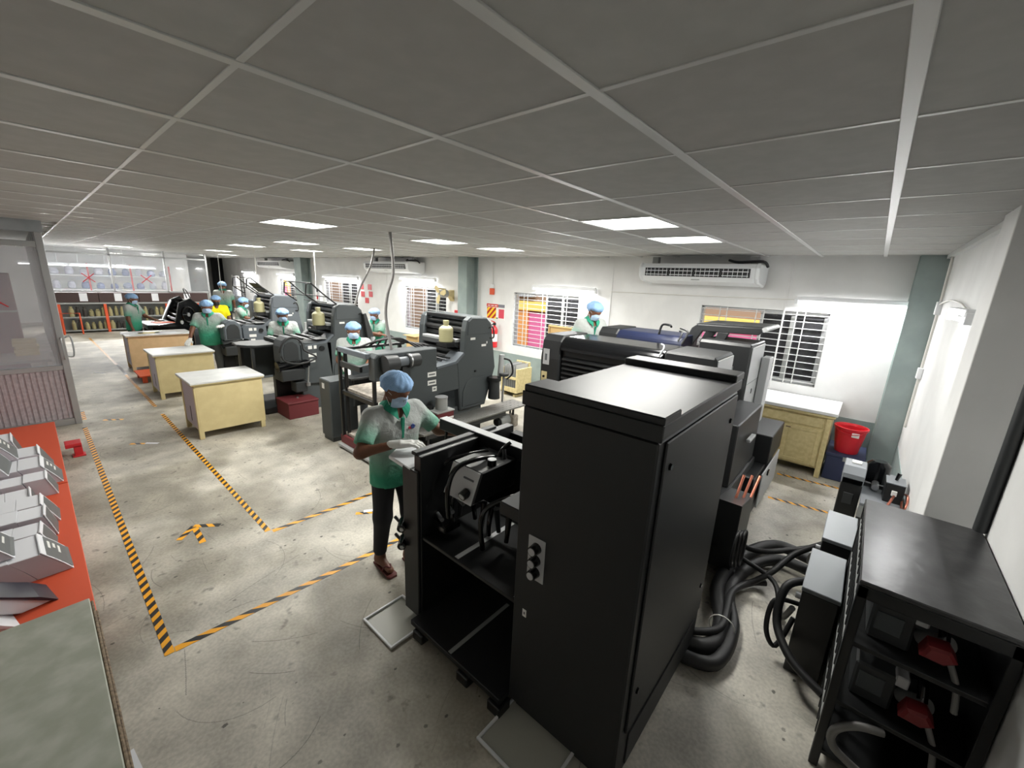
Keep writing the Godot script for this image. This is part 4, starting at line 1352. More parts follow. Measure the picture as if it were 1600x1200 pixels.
func charcoal_press() -> void:
	var base := V(-1.6, 0, -3.0)
	var t := thing("charcoal_press", "large charcoal two-colour press with a tall cabinet in the foreground", "press", base)
	var P := func(called: String, b: B, m: String, parent: Node = null) -> MeshInstance3D:
		var o := obj(called, b, MT[m], t if parent == null else parent)
		if parent == null:
			o.position = -base
		return o
	# tall feeder cabinet
	var c: MeshInstance3D = P.call("tall_cabinet", bx(V(-1.2, .07, -2.7), V(-.525, 1.87, -1.5), .008), "charcoal")
	P.call("plinth", bx(V(-1.17, 0, -2.66), V(-.56, .07, -1.54)), "charcoal", c)
	P.call("lid", bx(V(-1.2, 1.88, -2.72), V(-.515, 1.945, -1.5), .006), "charcoal", c)
	P.call("lid_front_ridge", bx(V(-1.2, 1.94, -1.68), V(-.515, 1.975, -1.5), .005), "charcoal", c)
	P.call("lid_rear_ridge", bx(V(-1.2, 1.94, -2.74), V(-.515, 1.985, -2.56), .005), "charcoal", c)
	P.call("lid_edge", bx(V(-1.202, 1.875, -1.498), V(-.513, 1.945, -1.49), .003), "charcoal", c)
	P.call("side_door", bx(V(-.525, .36, -2.66), V(-.512, 1.86, -1.56), .005), "charcoal", c)
	P.call("vent_strip", bx(V(-.525, .1, -2.6), V(-.518, .3, -1.62), .003), "charcoal", c)
	for q in [[1.74, -1.62], [1.72, -2.56], [.6, -2.56], [.58, -1.62]]:
		P.call("door_lock", cy(V(-.512, q[0], q[1]), V(-.503, q[0], q[1]), .016, .012), "black_gloss", c)
	var kp: MeshInstance3D = P.call("knob_plate", bx(V(-1.115, .955, -1.5), V(-1.01, 1.2, -1.494), .002), "silver_plate", c)
	for y in [1.145, 1.075, 1.005]:
		P.call("knob", cy(V(-1.06, y, -1.494), V(-1.06, y, -1.45), .03, .026), "black_gloss", kp)
		P.call("knob_cap", cy(V(-1.06, y, -1.45), V(-1.06, y, -1.447), .02, .02), "silver_plate", kp)
	var sk: MeshInstance3D = P.call("sticker", bx(V(-1.13, .69, -1.5), V(-1.105, .735, -1.498)), "sticker", c)
	P.call("sticker_print", bx(V(-1.122, .705, -1.498), V(-1.113, .72, -1.4975)), "print_ink", sk)
	# left side frame
	P.call("left_frame", bx(V(-2.23, .06, -2.45), V(-2.06, 1.2, -1.5), .006), "charcoal")
	P.call("left_frame_inner", bx(V(-2.12, .06, -2.45), V(-2.05, 1.31, -1.52), .004), "black_metal")
	P.call("left_rail", bx(V(-2.15, 1.3, -2.3), V(-2.1, 1.325, -1.52), .004), "charcoal")
	P.call("side_shelf", pr([Vector2(-2.5, -1.64), Vector2(-2.42, -1.52), Vector2(-2.14, -1.5), Vector2(-2.14, -1.8), Vector2(-2.42, -1.82)], 1.175, 1.205, 1, .005), "plastic_white")
	for y in [.74, .6]:
		var k: MeshInstance3D = P.call("clamp_knob", cy(V(-2.27, y, -1.53), V(-2.2, y, -1.46), .035, .03), "black_gloss")
		P.call("clamp_lever", cy(V(-2.25, y, -1.5), V(-2.33, y + .02, -1.5), .012), "black_metal", k)
		P.call("clamp_cap", cy(V(-2.2, y, -1.47), V(-2.19, y, -1.455), .014), "silver", k)
	# feeder interior
	P.call("feeder_back", bx(V(-2.06, .06, -2.5), V(-1.18, 1.25, -2.42)), "charcoal")
	P.call("pile_board", bx(V(-2.05, .69, -2.42), V(-1.2, .715, -1.53), .004), "black_metal")
	P.call("board_strip", bx(V(-1.735, .715, -2.1), V(-1.7, .719, -1.545), .001), "silver_plate")
	P.call("board_strip", bx(V(-1.235, .715, -2.1), V(-1.222, .719, -1.545), .001), "silver_plate")
	P.call("lower_board", bx(V(-2.05, .07, -2.42), V(-1.2, .11, -1.42), .004), "charcoal")
	P.call("lower_strip", bx(V(-1.66, .11, -2.0), V(-1.63, .113, -1.43), .001), "shelf_grey")
	for x in [-2.0, -1.55, -1.28]:
		P.call("skid_foot", bx(V(x, .0, -1.5), V(x + .1, .07, -1.4), .006), "black_metal")
	# suction head with silver front
	P.call("head_box", pr([Vector2(-1.72, 1.26), Vector2(-2.05, 1.26), Vector2(-2.05, 1.06), Vector2(-1.64, 1.06)], -1.95, -1.68, 0, .008), "black_metal")
	var fp: MeshInstance3D = P.call("head_plate", pr([Vector2(-1.715, 1.255), Vector2(-1.633, 1.06), Vector2(-1.628, 1.062), Vector2(-1.71, 1.257)], -1.945, -1.685, 0), "silver_plate")
	P.call("head_label", bx(V(-1.81, 1.195, -1.69), V(-1.72, 1.205, -1.68)), "print_ink", fp)
	P.call("head_knob", cy(V(-1.75, 1.12, -1.66), V(-1.75, 1.11, -1.61), .034, .03), "black_gloss", fp)
	P.call("knob_cap", cy(V(-1.75, 1.11, -1.61), V(-1.75, 1.109, -1.607), .022), "silver_plate", fp)
	for q in [[-1.72, -1.85], [-1.62, -2.15]]:
		var tk: MeshInstance3D = P.call("top_knob", cy(V(q[0], 1.26 if q[1] > -2.0 else 1.33, q[1]), V(q[0], 1.3 if q[1] > -2.0 else 1.39, q[1]), .032), "black_gloss")
		P.call("knob_cap", cy(V(q[0], 1.3 if q[1] > -2.0 else 1.39, q[1]), V(q[0], 1.304 if q[1] > -2.0 else 1.394, q[1]), .028), "silver_plate", tk)
	P.call("cross_bar", bx(V(-2.52, 1.24, -2.14), V(-1.25, 1.33, -2.06), .006), "black_metal")
	P.call("cross_bar_top", bx(V(-2.52, 1.33, -2.14), V(-1.25, 1.336, -2.06), .002), "machine_light")
	P.call("bar_stay", cy(V(-2.48, 1.3, -2.1), V(-2.48, 1.0, -2.1), .012), "black_metal")
	P.call("rear_bar", bx(V(-2.05, 1.28, -2.75), V(-1.3, 1.34, -2.6), .006), "charcoal")
	P.call("feed_cover", bx(V(-1.62, 1.22, -2.6), V(-1.21, 1.33, -2.2), .01), "charcoal")
	P.call("feed_step", bx(V(-1.42, 1.14, -1.95), V(-1.205, 1.22, -1.6), .008), "charcoal")
	for q in [
		[V(-2.06, .98, -1.72), V(-2.09, 1.12, -1.7), V(-2.04, 1.22, -1.76), V(-1.9, 1.26, -2.0)],
		[V(-1.86, .92, -1.6), V(-1.85, 1.12, -1.58), V(-1.84, 1.26, -1.64), V(-1.81, 1.29, -1.8), V(-1.8, 1.25, -2.0)],
		[V(-1.6, .78, -1.66), V(-1.6, 1.0, -1.64), V(-1.56, 1.1, -1.7), V(-1.4, 1.18, -1.85), V(-1.25, 1.2, -2.0)],
		[V(-1.96, .8, -1.72), V(-1.98, .95, -1.74), V(-1.95, 1.05, -1.8)],
		[V(-1.5, .85, -1.95), V(-1.35, .9, -1.9), V(-1.22, .95, -1.95)],
		[V(-1.68, .78, -1.8), V(-1.66, .9, -1.78), V(-1.7, .98, -1.85)],
		[V(-1.8, 1.2, -1.95), V(-1.78, 1.3, -2.02), V(-1.76, 1.34, -2.08)]]:
		P.call("air_hose", tb(q, .017, 8), "black_gloss")
	for k in 7:
		var x: float = -2.0 + k * .115
		P.call("sucker", cy(V(x, .78, -1.82 - .05 * (k % 2)), V(x, .97, -1.84), .016, .022, 9), "black_gloss" if k % 3 else "press_dark")
	for k in 4:
		P.call("sucker_rod", cy(V(-2.05 + k * .05, .84 + k * .06, -1.66 - k * .05), V(-1.95 + k * .05, .85 + k * .06, -1.62 - k * .05), .014), "silver")
	P.call("feed_shaft", cy(V(-2.05, .87, -1.95), V(-1.2, .87, -1.95), .022), "press_dark")
	P.call("side_gauge", bx(V(-2.05, .76, -1.75), V(-1.9, .82, -1.6), .012), "black_gloss")
	P.call("coiled_lead", tb([V(-1.75, 1.32, -2.0), V(-1.73, 1.25, -1.98), V(-1.77, 1.2, -1.96), V(-1.74, 1.16, -1.93)], .014, 6), "cable_black")
	# feed table between feeder and printing units
	P.call("feed_table", pr([Vector2(-2.5, .3), Vector2(-2.5, 1.1), Vector2(-4.0, .85), Vector2(-4.0, .3)], -2.2, -.95, 0, .01), "charcoal")
	# printing units
	for u in 2:
		var z0: float = [-4.0, -5.0][u]
		var x0: float = [-2.97, -2.78][u]
		var yt: float = [1.85, 1.9][u]
		var prof := [Vector2(z0 - .02, .3), Vector2(z0, yt - .28), Vector2(z0 - .03, yt - .07), Vector2(z0 - .1, yt), Vector2(z0 - .62, yt), Vector2(z0 - .7, yt - .08), Vector2(z0 - .72, .3)]
		var ec: MeshInstance3D = P.call("unit_end_cap", pr(prof, x0, x0 + .27, 0, .015), "charcoal")
		if u == 0:
			P.call("sticker", bx(V(-2.93, 1.49, z0), V(-2.84, 1.68, z0 + .004)), "silver_plate", ec)
			P.call("sticker_print", bx(V(-2.9, 1.54, z0 + .004), V(-2.87, 1.62, z0 + .005)), "print_ink", ec)
			P.call("switch_plate", bx(V(-2.94, 1.25, z0), V(-2.86, 1.4, z0 + .005)), "cream", ec)
			P.call("switch", cy(V(-2.9, 1.34, z0 + .005), V(-2.9, 1.34, z0 + .018), .014), "black_gloss", ec)
		P.call("unit_core", bx(V(x0 + .27, .3, z0 - .7), V(-1.0 if u == 0 else -1.66, yt - .16, z0 - .06)), "charcoal")
		var hood := []
		for k in 8:
			var an := lerpf(-.15, PI / 2, k / 7.0)
			hood.append(Vector2(z0 - .13 + cos(an) * .13, yt - .14 + sin(an) * .13))
		hood.append(Vector2(z0 - .6, yt - .01))
		hood.append(Vector2(z0 - .6, yt - .18))
		P.call("ink_hood", pr(hood, x0 + .28, -1.49 if u == 0 else -1.66, 0, .004), "black_gloss" if u == 0 else "blue_gloss")
		for k in 9:
			P.call("louvre", pr([Vector2(z0 - .02, yt - .26 - k * .055), Vector2(z0 - .06, yt - .235 - k * .055), Vector2(z0 - .06, yt - .25 - k * .055), Vector2(z0 - .018, yt - .275 - k * .055)], x0 + .3, -1.05 if u == 0 else -1.68, 0), "black_metal")
		P.call("hood_latch", tb([V(-1.52 - .18 * u, yt - .06, z0 + .0), V(-1.5 - .18 * u, yt + .03, z0 - .05), V(-1.55 - .18 * u, yt + .05, z0 - .1)], .01, 6), "silver" if u == 0 else "black_metal")
	P.call("unit_gear_cover", bx(V(-1.48, .3, -4.62), V(-1.0, 1.85, -4.02), .02), "charcoal")
	P.call("gear_cover_face", bx(V(-1.0, 1.0, -4.6), V(-.988, 1.82, -4.05), .004), "machine_light")
	P.call("hook_arm", tb([V(-1.98, 1.86, -5.1), V(-1.95, 2.0, -5.1), V(-1.85, 2.01, -5.08), V(-1.8, 2.0, -5.0)], .014, 6), "black_metal")
	P.call("unit_latch_arm", tb([V(-1.62, 1.82, -4.9), V(-1.58, 1.96, -4.94), V(-1.68, 2.0, -4.96)], .012, 6), "black_metal")
	# delivery tower with its overhead arm
	P.call("tower", pr([Vector2(-5.15, .75), Vector2(-5.15, 1.85), Vector2(-5.18, 1.88), Vector2(-5.9, 1.87), Vector2(-5.92, 1.8), Vector2(-5.92, .75)], -1.5, -.95, 0, .012), "charcoal")
	var tf: MeshInstance3D = P.call("tower_side", bx(V(-.95, .8, -5.88), V(-.938, 1.84, -5.2), .004), "machine_light")
	P.call("tower_seam", bx(V(-.939, 1.42, -5.88), V(-.9365, 1.425, -5.2)), "black_metal", tf)
	for q in [[1.3, -5.5], [.95, -5.3], [1.0, -5.78]]:
		P.call("tower_bolt", bx(V(-.94, q[0] - .03, q[1] - .012), V(-.932, q[0] + .03, q[1] + .012), .003), "black_gloss", tf)
	P.call("overhead_arm", pr([Vector2(-1.8, 1.72), Vector2(-1.69, 1.98), Vector2(-1.63, 2.03), Vector2(-.92, 2.05), Vector2(-.9, 2.02), Vector2(-.95, 1.97), Vector2(-1.56, 1.95), Vector2(-1.68, 1.72)], -5.46, -5.4, 2, .008), "charcoal")
	P.call("overhead_arm", pr([Vector2(-1.8, 1.72), Vector2(-1.69, 1.98), Vector2(-1.63, 2.03), Vector2(-.92, 2.05), Vector2(-.9, 2.02), Vector2(-.95, 1.97), Vector2(-1.56, 1.95), Vector2(-1.68, 1.72)], -6.2, -6.14, 2, .008), "charcoal")
	P.call("arm_strut", pr([Vector2(-1.42, 1.8), Vector2(-1.38, 1.96), Vector2(-1.26, 1.96), Vector2(-1.32, 1.8)], -5.46, -5.4, 2, .005), "charcoal")
	P.call("arm_cover", pr([Vector2(-1.66, 2.03), Vector2(-1.6, 2.05), Vector2(-.92, 2.065), Vector2(-.92, 2.045), Vector2(-1.6, 2.025)], -6.16, -5.44, 2, .004), "charcoal")
	P.call("arm_roller", cy(V(-.9, 2.035, -6.2), V(-.9, 2.035, -5.4), .028), "machine_light")
	# boxes stepping down beside the tower
	P.call("tower_post", bx(V(-.93, .82, -5.98), V(-.84, 1.68, -5.75), .006), "machine_light")
	P.call("step_box", bx(V(-.95, .52, -6.1), V(-.6, .86, -5.3), .008), "charcoal")
	P.call("step_box", bx(V(-.98, .05, -5.85), V(-.62, .52, -4.75), .008), "charcoal")
	var dr: MeshInstance3D = P.call("step_drawer", bx(V(-.6, .1, -6.05), V(-.585, .5, -5.0), .004), "machine_light")
	P.call("drawer_latch", bx(V(-.585, .4, -5.35), V(-.57, .46, -5.28), .004), "black_gloss", dr)
	P.call("lower_frame", bx(V(-1.1, .05, -5.2), V(-.72, .62, -2.75), .01), "charcoal")
	P.call("tray_bin", pr([Vector2(-3.6, .1), Vector2(-3.62, .72), Vector2(-4.15, .62), Vector2(-4.1, .1)], -.72, -.52, 0, .006), "black_metal")
	for k in 3:
		P.call("copper_rod", cy(V(-.62 + k * .04, .55, -3.75 - k * .1), V(-.6 + k * .045, .86 - .03 * k, -3.95 - k * .12), .012), "copper")
	P.call("latch_bar", bx(V(-.72, 1.0, -4.7), V(-.68, 1.03, -4.45), .005), "machine_light")
	P.call("side_skirt", bx(V(-.98, .62, -5.15), V(-.74, 1.25, -4.1), .01), "charcoal")

func black_press() -> void:
	var t := thing("old_black_press", "old black cast press with hand wheel beside the yellow shirted worker", "press", V(-13.9, 0, -1.98))
	t.scale = V(1, 1, .66)
	obj("frame", pr([Vector2(0, 0), Vector2(0, .92), Vector2(-.75, .98), Vector2(-.95, 1.5), Vector2(-1.35, 1.62), Vector2(-1.75, 1.35), Vector2(-1.8, 0)], -.12, 0, 0, .02), MT["black_gloss"], t)
	obj("frame", pr([Vector2(0, 0), Vector2(0, .92), Vector2(-.75, .98), Vector2(-.95, 1.5), Vector2(-1.35, 1.62), Vector2(-1.75, 1.35), Vector2(-1.8, 0)], -1.3, -1.18, 0, .02), MT["black_gloss"], t)
	obj("bed", bx(V(-1.25, .82, -.75), V(-.06, .94, .1), .012), MT["black_metal"], t)
	obj("bed_rim", bx(V(-1.27, .94, -.75), V(-.02, .965, -.68), .005), MT["silver"], t)
	obj("apron", bx(V(-1.2, .1, -1.7), V(-.1, .85, -.3), .01), MT["black_gloss"], t)
	for k in 6:
		obj("roller", cy(V(-1.2, 1.05 + k * .09, -.85 - k * .11), V(-.1, 1.05 + k * .09, -.85 - k * .11), .05), MT["black_gloss"], t)
	obj("feed_slope", pr([Vector2(-.62, 1.0), Vector2(-.98, 1.52), Vector2(-1.0, 1.5), Vector2(-.66, .98)], -1.16, -1.0, 0), MT["silver"], t)
	var hw := obj("hand_wheel", tb(ring(V(.06, 1.2, -1.2), .2, 0), .022, 7, 2), MT["black_gloss"], t)
	obj("hub", cy(V(0, 1.2, -1.2), V(.08, 1.2, -1.2), .05), MT["silver"], hw)
	for k in 3:
		obj("spoke", cy(V(.06, 1.2, -1.2), V(.06, 1.2 + sin(k * 2.1) * .2, -1.2 + cos(k * 2.1) * .2), .012), MT["black_gloss"], hw)
	obj("gear_disc", cy(V(0, .62, -.32), V(.05, .62, -.32), .14, .14, 18), MT["press_dark"], t)
	obj("gear_ring", tb(ring(V(.055, .72, -.3), .08, 0), .012, 6, 2), MT["silver"], t)
	obj("knob", cy(V(.0, 1.0, -.95), V(.06, 1.0, -.95), .05), MT["machine_light"], t)
	obj("knob", cy(V(.0, .75, -1.3), V(.05, .75, -1.3), .04), MT["machine_light"], t)
	obj("top_bar", tb([V(-.1, 1.55, -1.4), V(-.15, 1.8, -1.3), V(-.5, 1.85, -1.3), V(-.55, 1.6, -1.4)], .018, 6, 3), MT["black_metal"], t)
	var o := obj("orange_sheet", pr([Vector2(0, 0), Vector2(.55, .03), Vector2(.55, .045), Vector2(0, .015)], -.2, .2, 2), MT["rack_orange"])
	o.position = V(-14.1, 1.0, -2.2)
	tag(o, "orange printed sheet lying on the bed of old black press", "paper")

func ring(c: Vector3, r: float, axis: int) -> Array:
	var p := []
	for k in 17:
		var an := TAU * k / 16.0
		p.append(c + (V(0, cos(an), sin(an)) if axis == 0 else V(cos(an), sin(an), 0) if axis == 2 else V(cos(an), 0, sin(an))) * r)
	return p

# ------------------------------------------------------------------ furniture and small things
func work_table(label: String, x0: float, x1: float, z0: float, z1: float, h: float, m: String) -> void:
	# x0 > x1 : front (towards the camera) is x0; z0 > z1
	var t := thing("work_table", label, "table", V(x0, 0, z0), 0, "wooden tables beside the presses")
	var W := x0 - x1
	var D := z0 - z1
	obj("top", bx(V(-W - .03, h - .03, -D - .03), V(.03, h, .03), .005), MT["table_white"], t)
	obj("top_edge", bx(V(-W - .025, h - .045, -D - .025), V(.022, h - .03, .022), .003), MT[m], t)
	obj("apron", bx(V(-W, h - .09, -D), V(-.015, h - .045, -.02), .003), MT[m], t)
	obj("front_board", bx(V(-.03, .11, -D), V(-.008, h - .075, -.03), .004), MT[m], t)
	obj("back_board", bx(V(-W, .11, -D), V(-W + .02, h - .075, -.03), .004), MT[m], t)
	obj("far_end", bx(V(-W + .02, .11, -D), V(-.03, h - .09, -D + .02)), MT[m], t)
	obj("shelf", bx(V(-W + .02, .11, -D + .02), V(-.03, .13, -.03)), MT[m], t)
	var pn := obj("end_door", bx(V(-W + .05, .13, -.04), V(-.06, h - .1, -.02), .004), MT["paper_side"], t)
	obj("door_slot", bx(V(-W * .5 - .02, .2, -.022), V(-W * .5 + .02, h * .5, -.018)), MT["brown_board"], pn)
	for q in [[-.07, -.07], [-W + .01, -.07], [-.07, -D + .01], [-W + .01, -D + .01]]:
		obj("leg", bx(V(q[0], 0, q[1]), V(q[0] + .06, h - .09, q[1] + .06), .004), MT[m], t)

func cream_cupboard() -> void:
	var t := thing("cream_cupboard", "worn cream wooden cupboard with drawer and doors under barred window", "cupboard", V(-.15, 0, -6.75))
	obj("top", bx(V(-1.1, .9, -.82), V(.05, .945, .05), .006), MT["table_white"], t)
	obj("top_moulding", bx(V(-1.08, .86, -.8), V(.03, .9, .03), .008), MT["cream_old"], t)
	obj("carcass", bx(V(-1.05, .12, -.78), V(0, .86, -.02), .004), MT["cream_old"], t)
	for x in [-1.05, -.06]:
		obj("leg", bx(V(x, 0, -.06), V(x + .06, .86, .0), .004), MT["cream_old"], t)
		obj("leg", bx(V(x, 0, -.78), V(x + .06, .2, -.72), .004), MT["cream_old"], t)
	obj("drawer", bx(V(-.97, .7, -.02), V(-.08, .83, -.002), .006), MT["cream_old"], t)
	for k in 2:
		var x := -.97 + k * .46
		var d := obj("door", bx(V(x, .15, -.02), V(x + .43, .67, -.006), .004), MT["cream_old"], t)
		var f := B.new()
		for q in [[V(x, .15, -.006), V(x + .05, .67, .004)], [V(x + .38, .15, -.006), V(x + .43, .67, .004)], [V(x + .05, .15, -.006), V(x + .38, .2, .004)], [V(x + .05, .62, -.006), V(x + .38, .67, .004)]]:
			f.box(q[0], q[1], .003)
		obj("door_frame", f, MT["cream_old"], d)
		obj("door_catch", bx(V(x + (.36 if k == 0 else .02), .63, .004), V(x + (.42 if k == 0 else .08), .645, .012), .002), MT["wood_edge"], d)

func bucket_and_box() -> void:
	var b := thing("blue_chest", "dark blue storage chest under the red bucket", "box", V(-.13, 0, -7.45))
	obj("body", bx(V(0, 0, 0), V(.4, .34, .62), .008), MT["navy"], b)
	obj("lid", bx(V(-.01, .34, -.01), V(.41, .38, .63), .006), MT["navy"], b)
	obj("hasp", bx(V(.18, .3, .62), V(.22, .36, .635), .002), MT["shelf_grey"], b)
	var t := thing("red_bucket", "red plastic bucket on dark blue chest", "bucket", V(.06, .38, -7.05))
	var w := B.new()
	w.lathe([[0.0, 0.0], [.125, 0.0], [.13, .01], [.175, .33], [.188, .335], [.19, .36], [.178, .362], [.168, .33], [.122, .015], [0.0, .012]], Vector3.ZERO, 28)
	obj("body", w, MT["red_plastic"], t)
	obj("label_patch", bx(V(.02, .255, .162), V(.1, .315, .172), .003), MT["sticker"], t)
	obj("handle", tb([V(-.18, .34, 0), V(-.12, .31, .15), V(.0, .29, .192), V(.12, .31, .15), V(.18, .34, 0)], .005, 6), MT["red_plastic"], t)

func lean_at(f: float) -> float:
	return .085 * f + .05 * f * f - .02 * (1.0 - f) * (1.0 - f)

func platforms_and_books() -> void:
	for k in 2:
		var x0: float = [-3.3, -6.2][k]
		var x1: float = [-6.17, -8.8][k]
		var t := thing("red_platform", ["low orange-red platform nearest the green table", "low orange-red platform against the glass partition"][k], "platform", V(x0, 0, .02), 0, "orange-red platforms")
		obj("deck", bx(V(x1 - x0, .12, 0), V(0, .15, 1.25), .004), MT["orange_red"], t)
		obj("side_rail", bx(V(x1 - x0, .08, .01), V(0, .12, .05), .003), MT["orange_red"], t)
		for e in [0.1, (x0 - x1) * .5, x0 - x1 - .2]:
			for z in [.06, 1.05]:
				obj("foot", bx(V(-e - .1, 0, z), V(-e, .12, z + .1), .004), MT["orange_red"], t)
	var s := thing("red_stand", "small red T-shaped steel stand by edge of the red platforms", "stand", V(-7.42, 0, -.12))
	obj("head", bx(V(-.22, .12, -.05), V(-.02, .17, .1), .005), MT["red_paint"], s)
	obj("leg", bx(V(-.1, .0, -.05), V(-.02, .14, .03), .005), MT["red_paint"], s)
	obj("foot", bx(V(-.12, .0, -.07), V(.02, .015, .05), .003), MT["red_paint"], s)
	# stacks of folded sheets standing on edge, in rows running away from the aisle
	var rng := RandomNumberGenerator.new()
	rng.seed = 12
	# [x of front face, depth in x, z of end sheet, height, base y, length in z, cover, text]
	var rows := [
		[-4.3, .36, .1, .2, .15, .9, .9, "long front row of folded sheets with a curling lettered end page"],
		[-4.7, .22, .16, .18, .15, .8, .45, "low row of folded sheets just behind the front row"],
		[-4.34, .34, .36, .17, .356, .6, .8, "upper row of folded sheets with a dark lettered end page"],
		[-4.97, .24, .14, .21, .15, .8, .35, "row of folded sheets with a thin dark end page"],
		[-5.25, .26, .12, .2, .15, .8, .6, "row of folded sheets in the middle of platform"],
		[-4.74, .36, .44, .19, .366, .6, .5, "upper row of folded sheets second from the front"],
		[-5.56, .3, .22, .16, .15, .8, .3, "lowest row of folded sheets with a crinkled upper edge"],
		[-5.15, .4, .5, .2, .366, .6, .6, "upper row of folded sheets in the middle of platform"],
		[-5.92, .24, .1, .19, .15, .8, .4, "row of folded sheets ending beside the platform seam"],
		[-6.24, .36, .06, .22, .15, .9, .85, "first row of folded sheets beyond the seam, farthest out"],
		[-6.66, .34, .1, .23, .15, .9, .6, "second row of folded sheets beyond the seam with pale end page"],
		[-6.1, .4, .4, .2, .378, .6, .7, "upper row of folded sheets beyond the platform seam"],
		[-6.56, .4, .34, .22, .385, .6, .9, "tallest upper row of folded sheets near the glass partition"],
		[-7.1, .34, .3, .3, .15, .7, .5, "row of folded sheets closest to the glass partition"]]
	for r in rows:
		var t := thing("sheet_stack", r[7], "paper stack", V(r[0], r[4], r[2]), rng.randf_range(-.05, .05), "stacks of folded sheets")
		var d: float = r[1]
		var h: float = r[3]
		var L: float = r[5]
		# profile in (z, y): end page leans and curls out at the foot
		var n := 5
		for k in n:
			var z0 := .012 + (L - .012) * k / n
			var z1 := .012 + (L - .012) * (k + 1) / n - .004
			var hh := h - rng.randf_range(0, .012)
			var q := []
			for e in 5:
				var f := e / 4.0
				q.append(Vector2(z0 + lean_at(f) * r[6] * (1.0 - .2 * k), hh * f))
			for e in 5:
				var f := 1.0 - e / 4.0
				q.append(Vector2(z1 + lean_at(f) * r[6] * (1.0 - .2 * (k + 1)), hh * f))
			var sg := obj("signature_block", pr(q, -d, 0, 0, .003), MT["paper"], t)
			var fr := []
			for p in q:
				fr.append(Vector2(p.x, p.y * .97 + .002))
			obj("fore_edge", pr(fr, -.0005, .0015, 0), MT["paper_side"], sg)
		var ep := B.new()
		var wp := B.new()
		for e in 6:
			var f0 := e / 6.0
			var f1 := (e + 1) / 6.0
			var za: float = lean_at(f0) * r[6] + .004
			var zb: float = lean_at(f1) * r[6] + .004
			var ya := h * f0
			var yb := h * f1 + (.006 if e == 5 else 0.0)
			wp.prism([Vector2(za, ya), Vector2(zb, yb), Vector2(zb + .006, yb), Vector2(za + .006, ya)], -d - .004, .004, 0)
			ep.prism([Vector2(za - .002, ya + (.012 if e == 0 else 0.0)), Vector2(zb - .002, yb - (.014 if e == 5 else 0.0)), Vector2(zb + .001, yb - (.014 if e == 5 else 0.0)), Vector2(za + .001, ya + (.012 if e == 0 else 0.0))], -d + .012, -.012, 0)
		var w := obj("end_page", wp, MT["paper"], t)
		obj("printed_face", ep, MT["cover_dark"], w)
		for e in (3 if r[6] > .75 else 0):
			var f := .38 + e * .16
			var g := f + .07
			obj("print_line", pr([Vector2(lean_at(f) * r[6], h * f), Vector2(lean_at(g) * r[6], h * g), Vector2(lean_at(g) * r[6] + .004, h * g), Vector2(lean_at(f) * r[6] + .004, h * f)], -d * .78, -d * (.45 + .12 * (e % 2)), 0), MT["sticker"], w)
	# bound books leaning at the near end
	for k in 2:
		var t := thing("book", ["thick book with dark cover leaning at the near end of platform", "white book lying against the dark covered one at platform end"][k], "book", V(-3.92 + k * .17, .153, .2 + k * .17), 0.0, "books on the platform")
		t.rotation = V(.0, .2, .0)
		t.scale = Vector3.ONE * 1.5
		var q := [Vector2(0, 0), Vector2(.09, .07), Vector2(.19, .15), Vector2(.23, .1), Vector2(.15, .03), Vector2(.1, 0)]
		obj("pages", pr(q, -.17 + .01, -.01, 0, .006), MT["paper"], t)
		obj("cover", pr([Vector2(-.012, .0), Vector2(.04, .05), Vector2(.084, .08), Vector2(.188, .158), Vector2(.192, .152), Vector2(.09, .073), Vector2(.0, .0)], -.175, .0, 0), MT["cover_navy"] if k == 0 else MT["paper"], t)
		obj("spine", pr([Vector2(.188, .158), Vector2(.236, .1), Vector2(.23, .098), Vector2(.186, .152)], -.175, 0, 0), MT["paper"], t)
	# green topped table in the corner of the picture
	var g := thing("green_table", "table with worn grey-green top in the near left corner", "table", V(-2.8, 0, .03))
	obj("top", bx(V(0, .73, 0), V(2.2, .755, 1.4), .004), MT["green_top"], g)
	obj("edge_strip", bx(V(0, .705, -.012), V(2.2, .735, .0), .004), MT["wood_edge"], g)
	obj("lower_rail", bx(V(.0, .62, -.02), V(2.2, .67, .02), .004), MT["wood_edge"], g)
	for q in [[.02, .02], [2.1, .02], [.02, 1.3], [2.1, 1.3]]:
		obj("leg", bx(V(q[0], 0, q[1]), V(q[0] + .06, .73, q[1] + .06), .004), MT["wood_edge"], g)
	obj("shelf", bx(V(.02, .5, .03), V(2.15, .52, 1.35), .003), MT["wood_edge"], g)
	var p := thing("white_sheet", "white sheet of paper sticking out below green table edge", "paper", V(-1.95, .52, .0))
	obj("sheet", pr([Vector2(0, 0), Vector2(.3, -.03), Vector2(.34, .2), Vector2(.04, .25)], .0, .004, 1), MT["paper"], p)

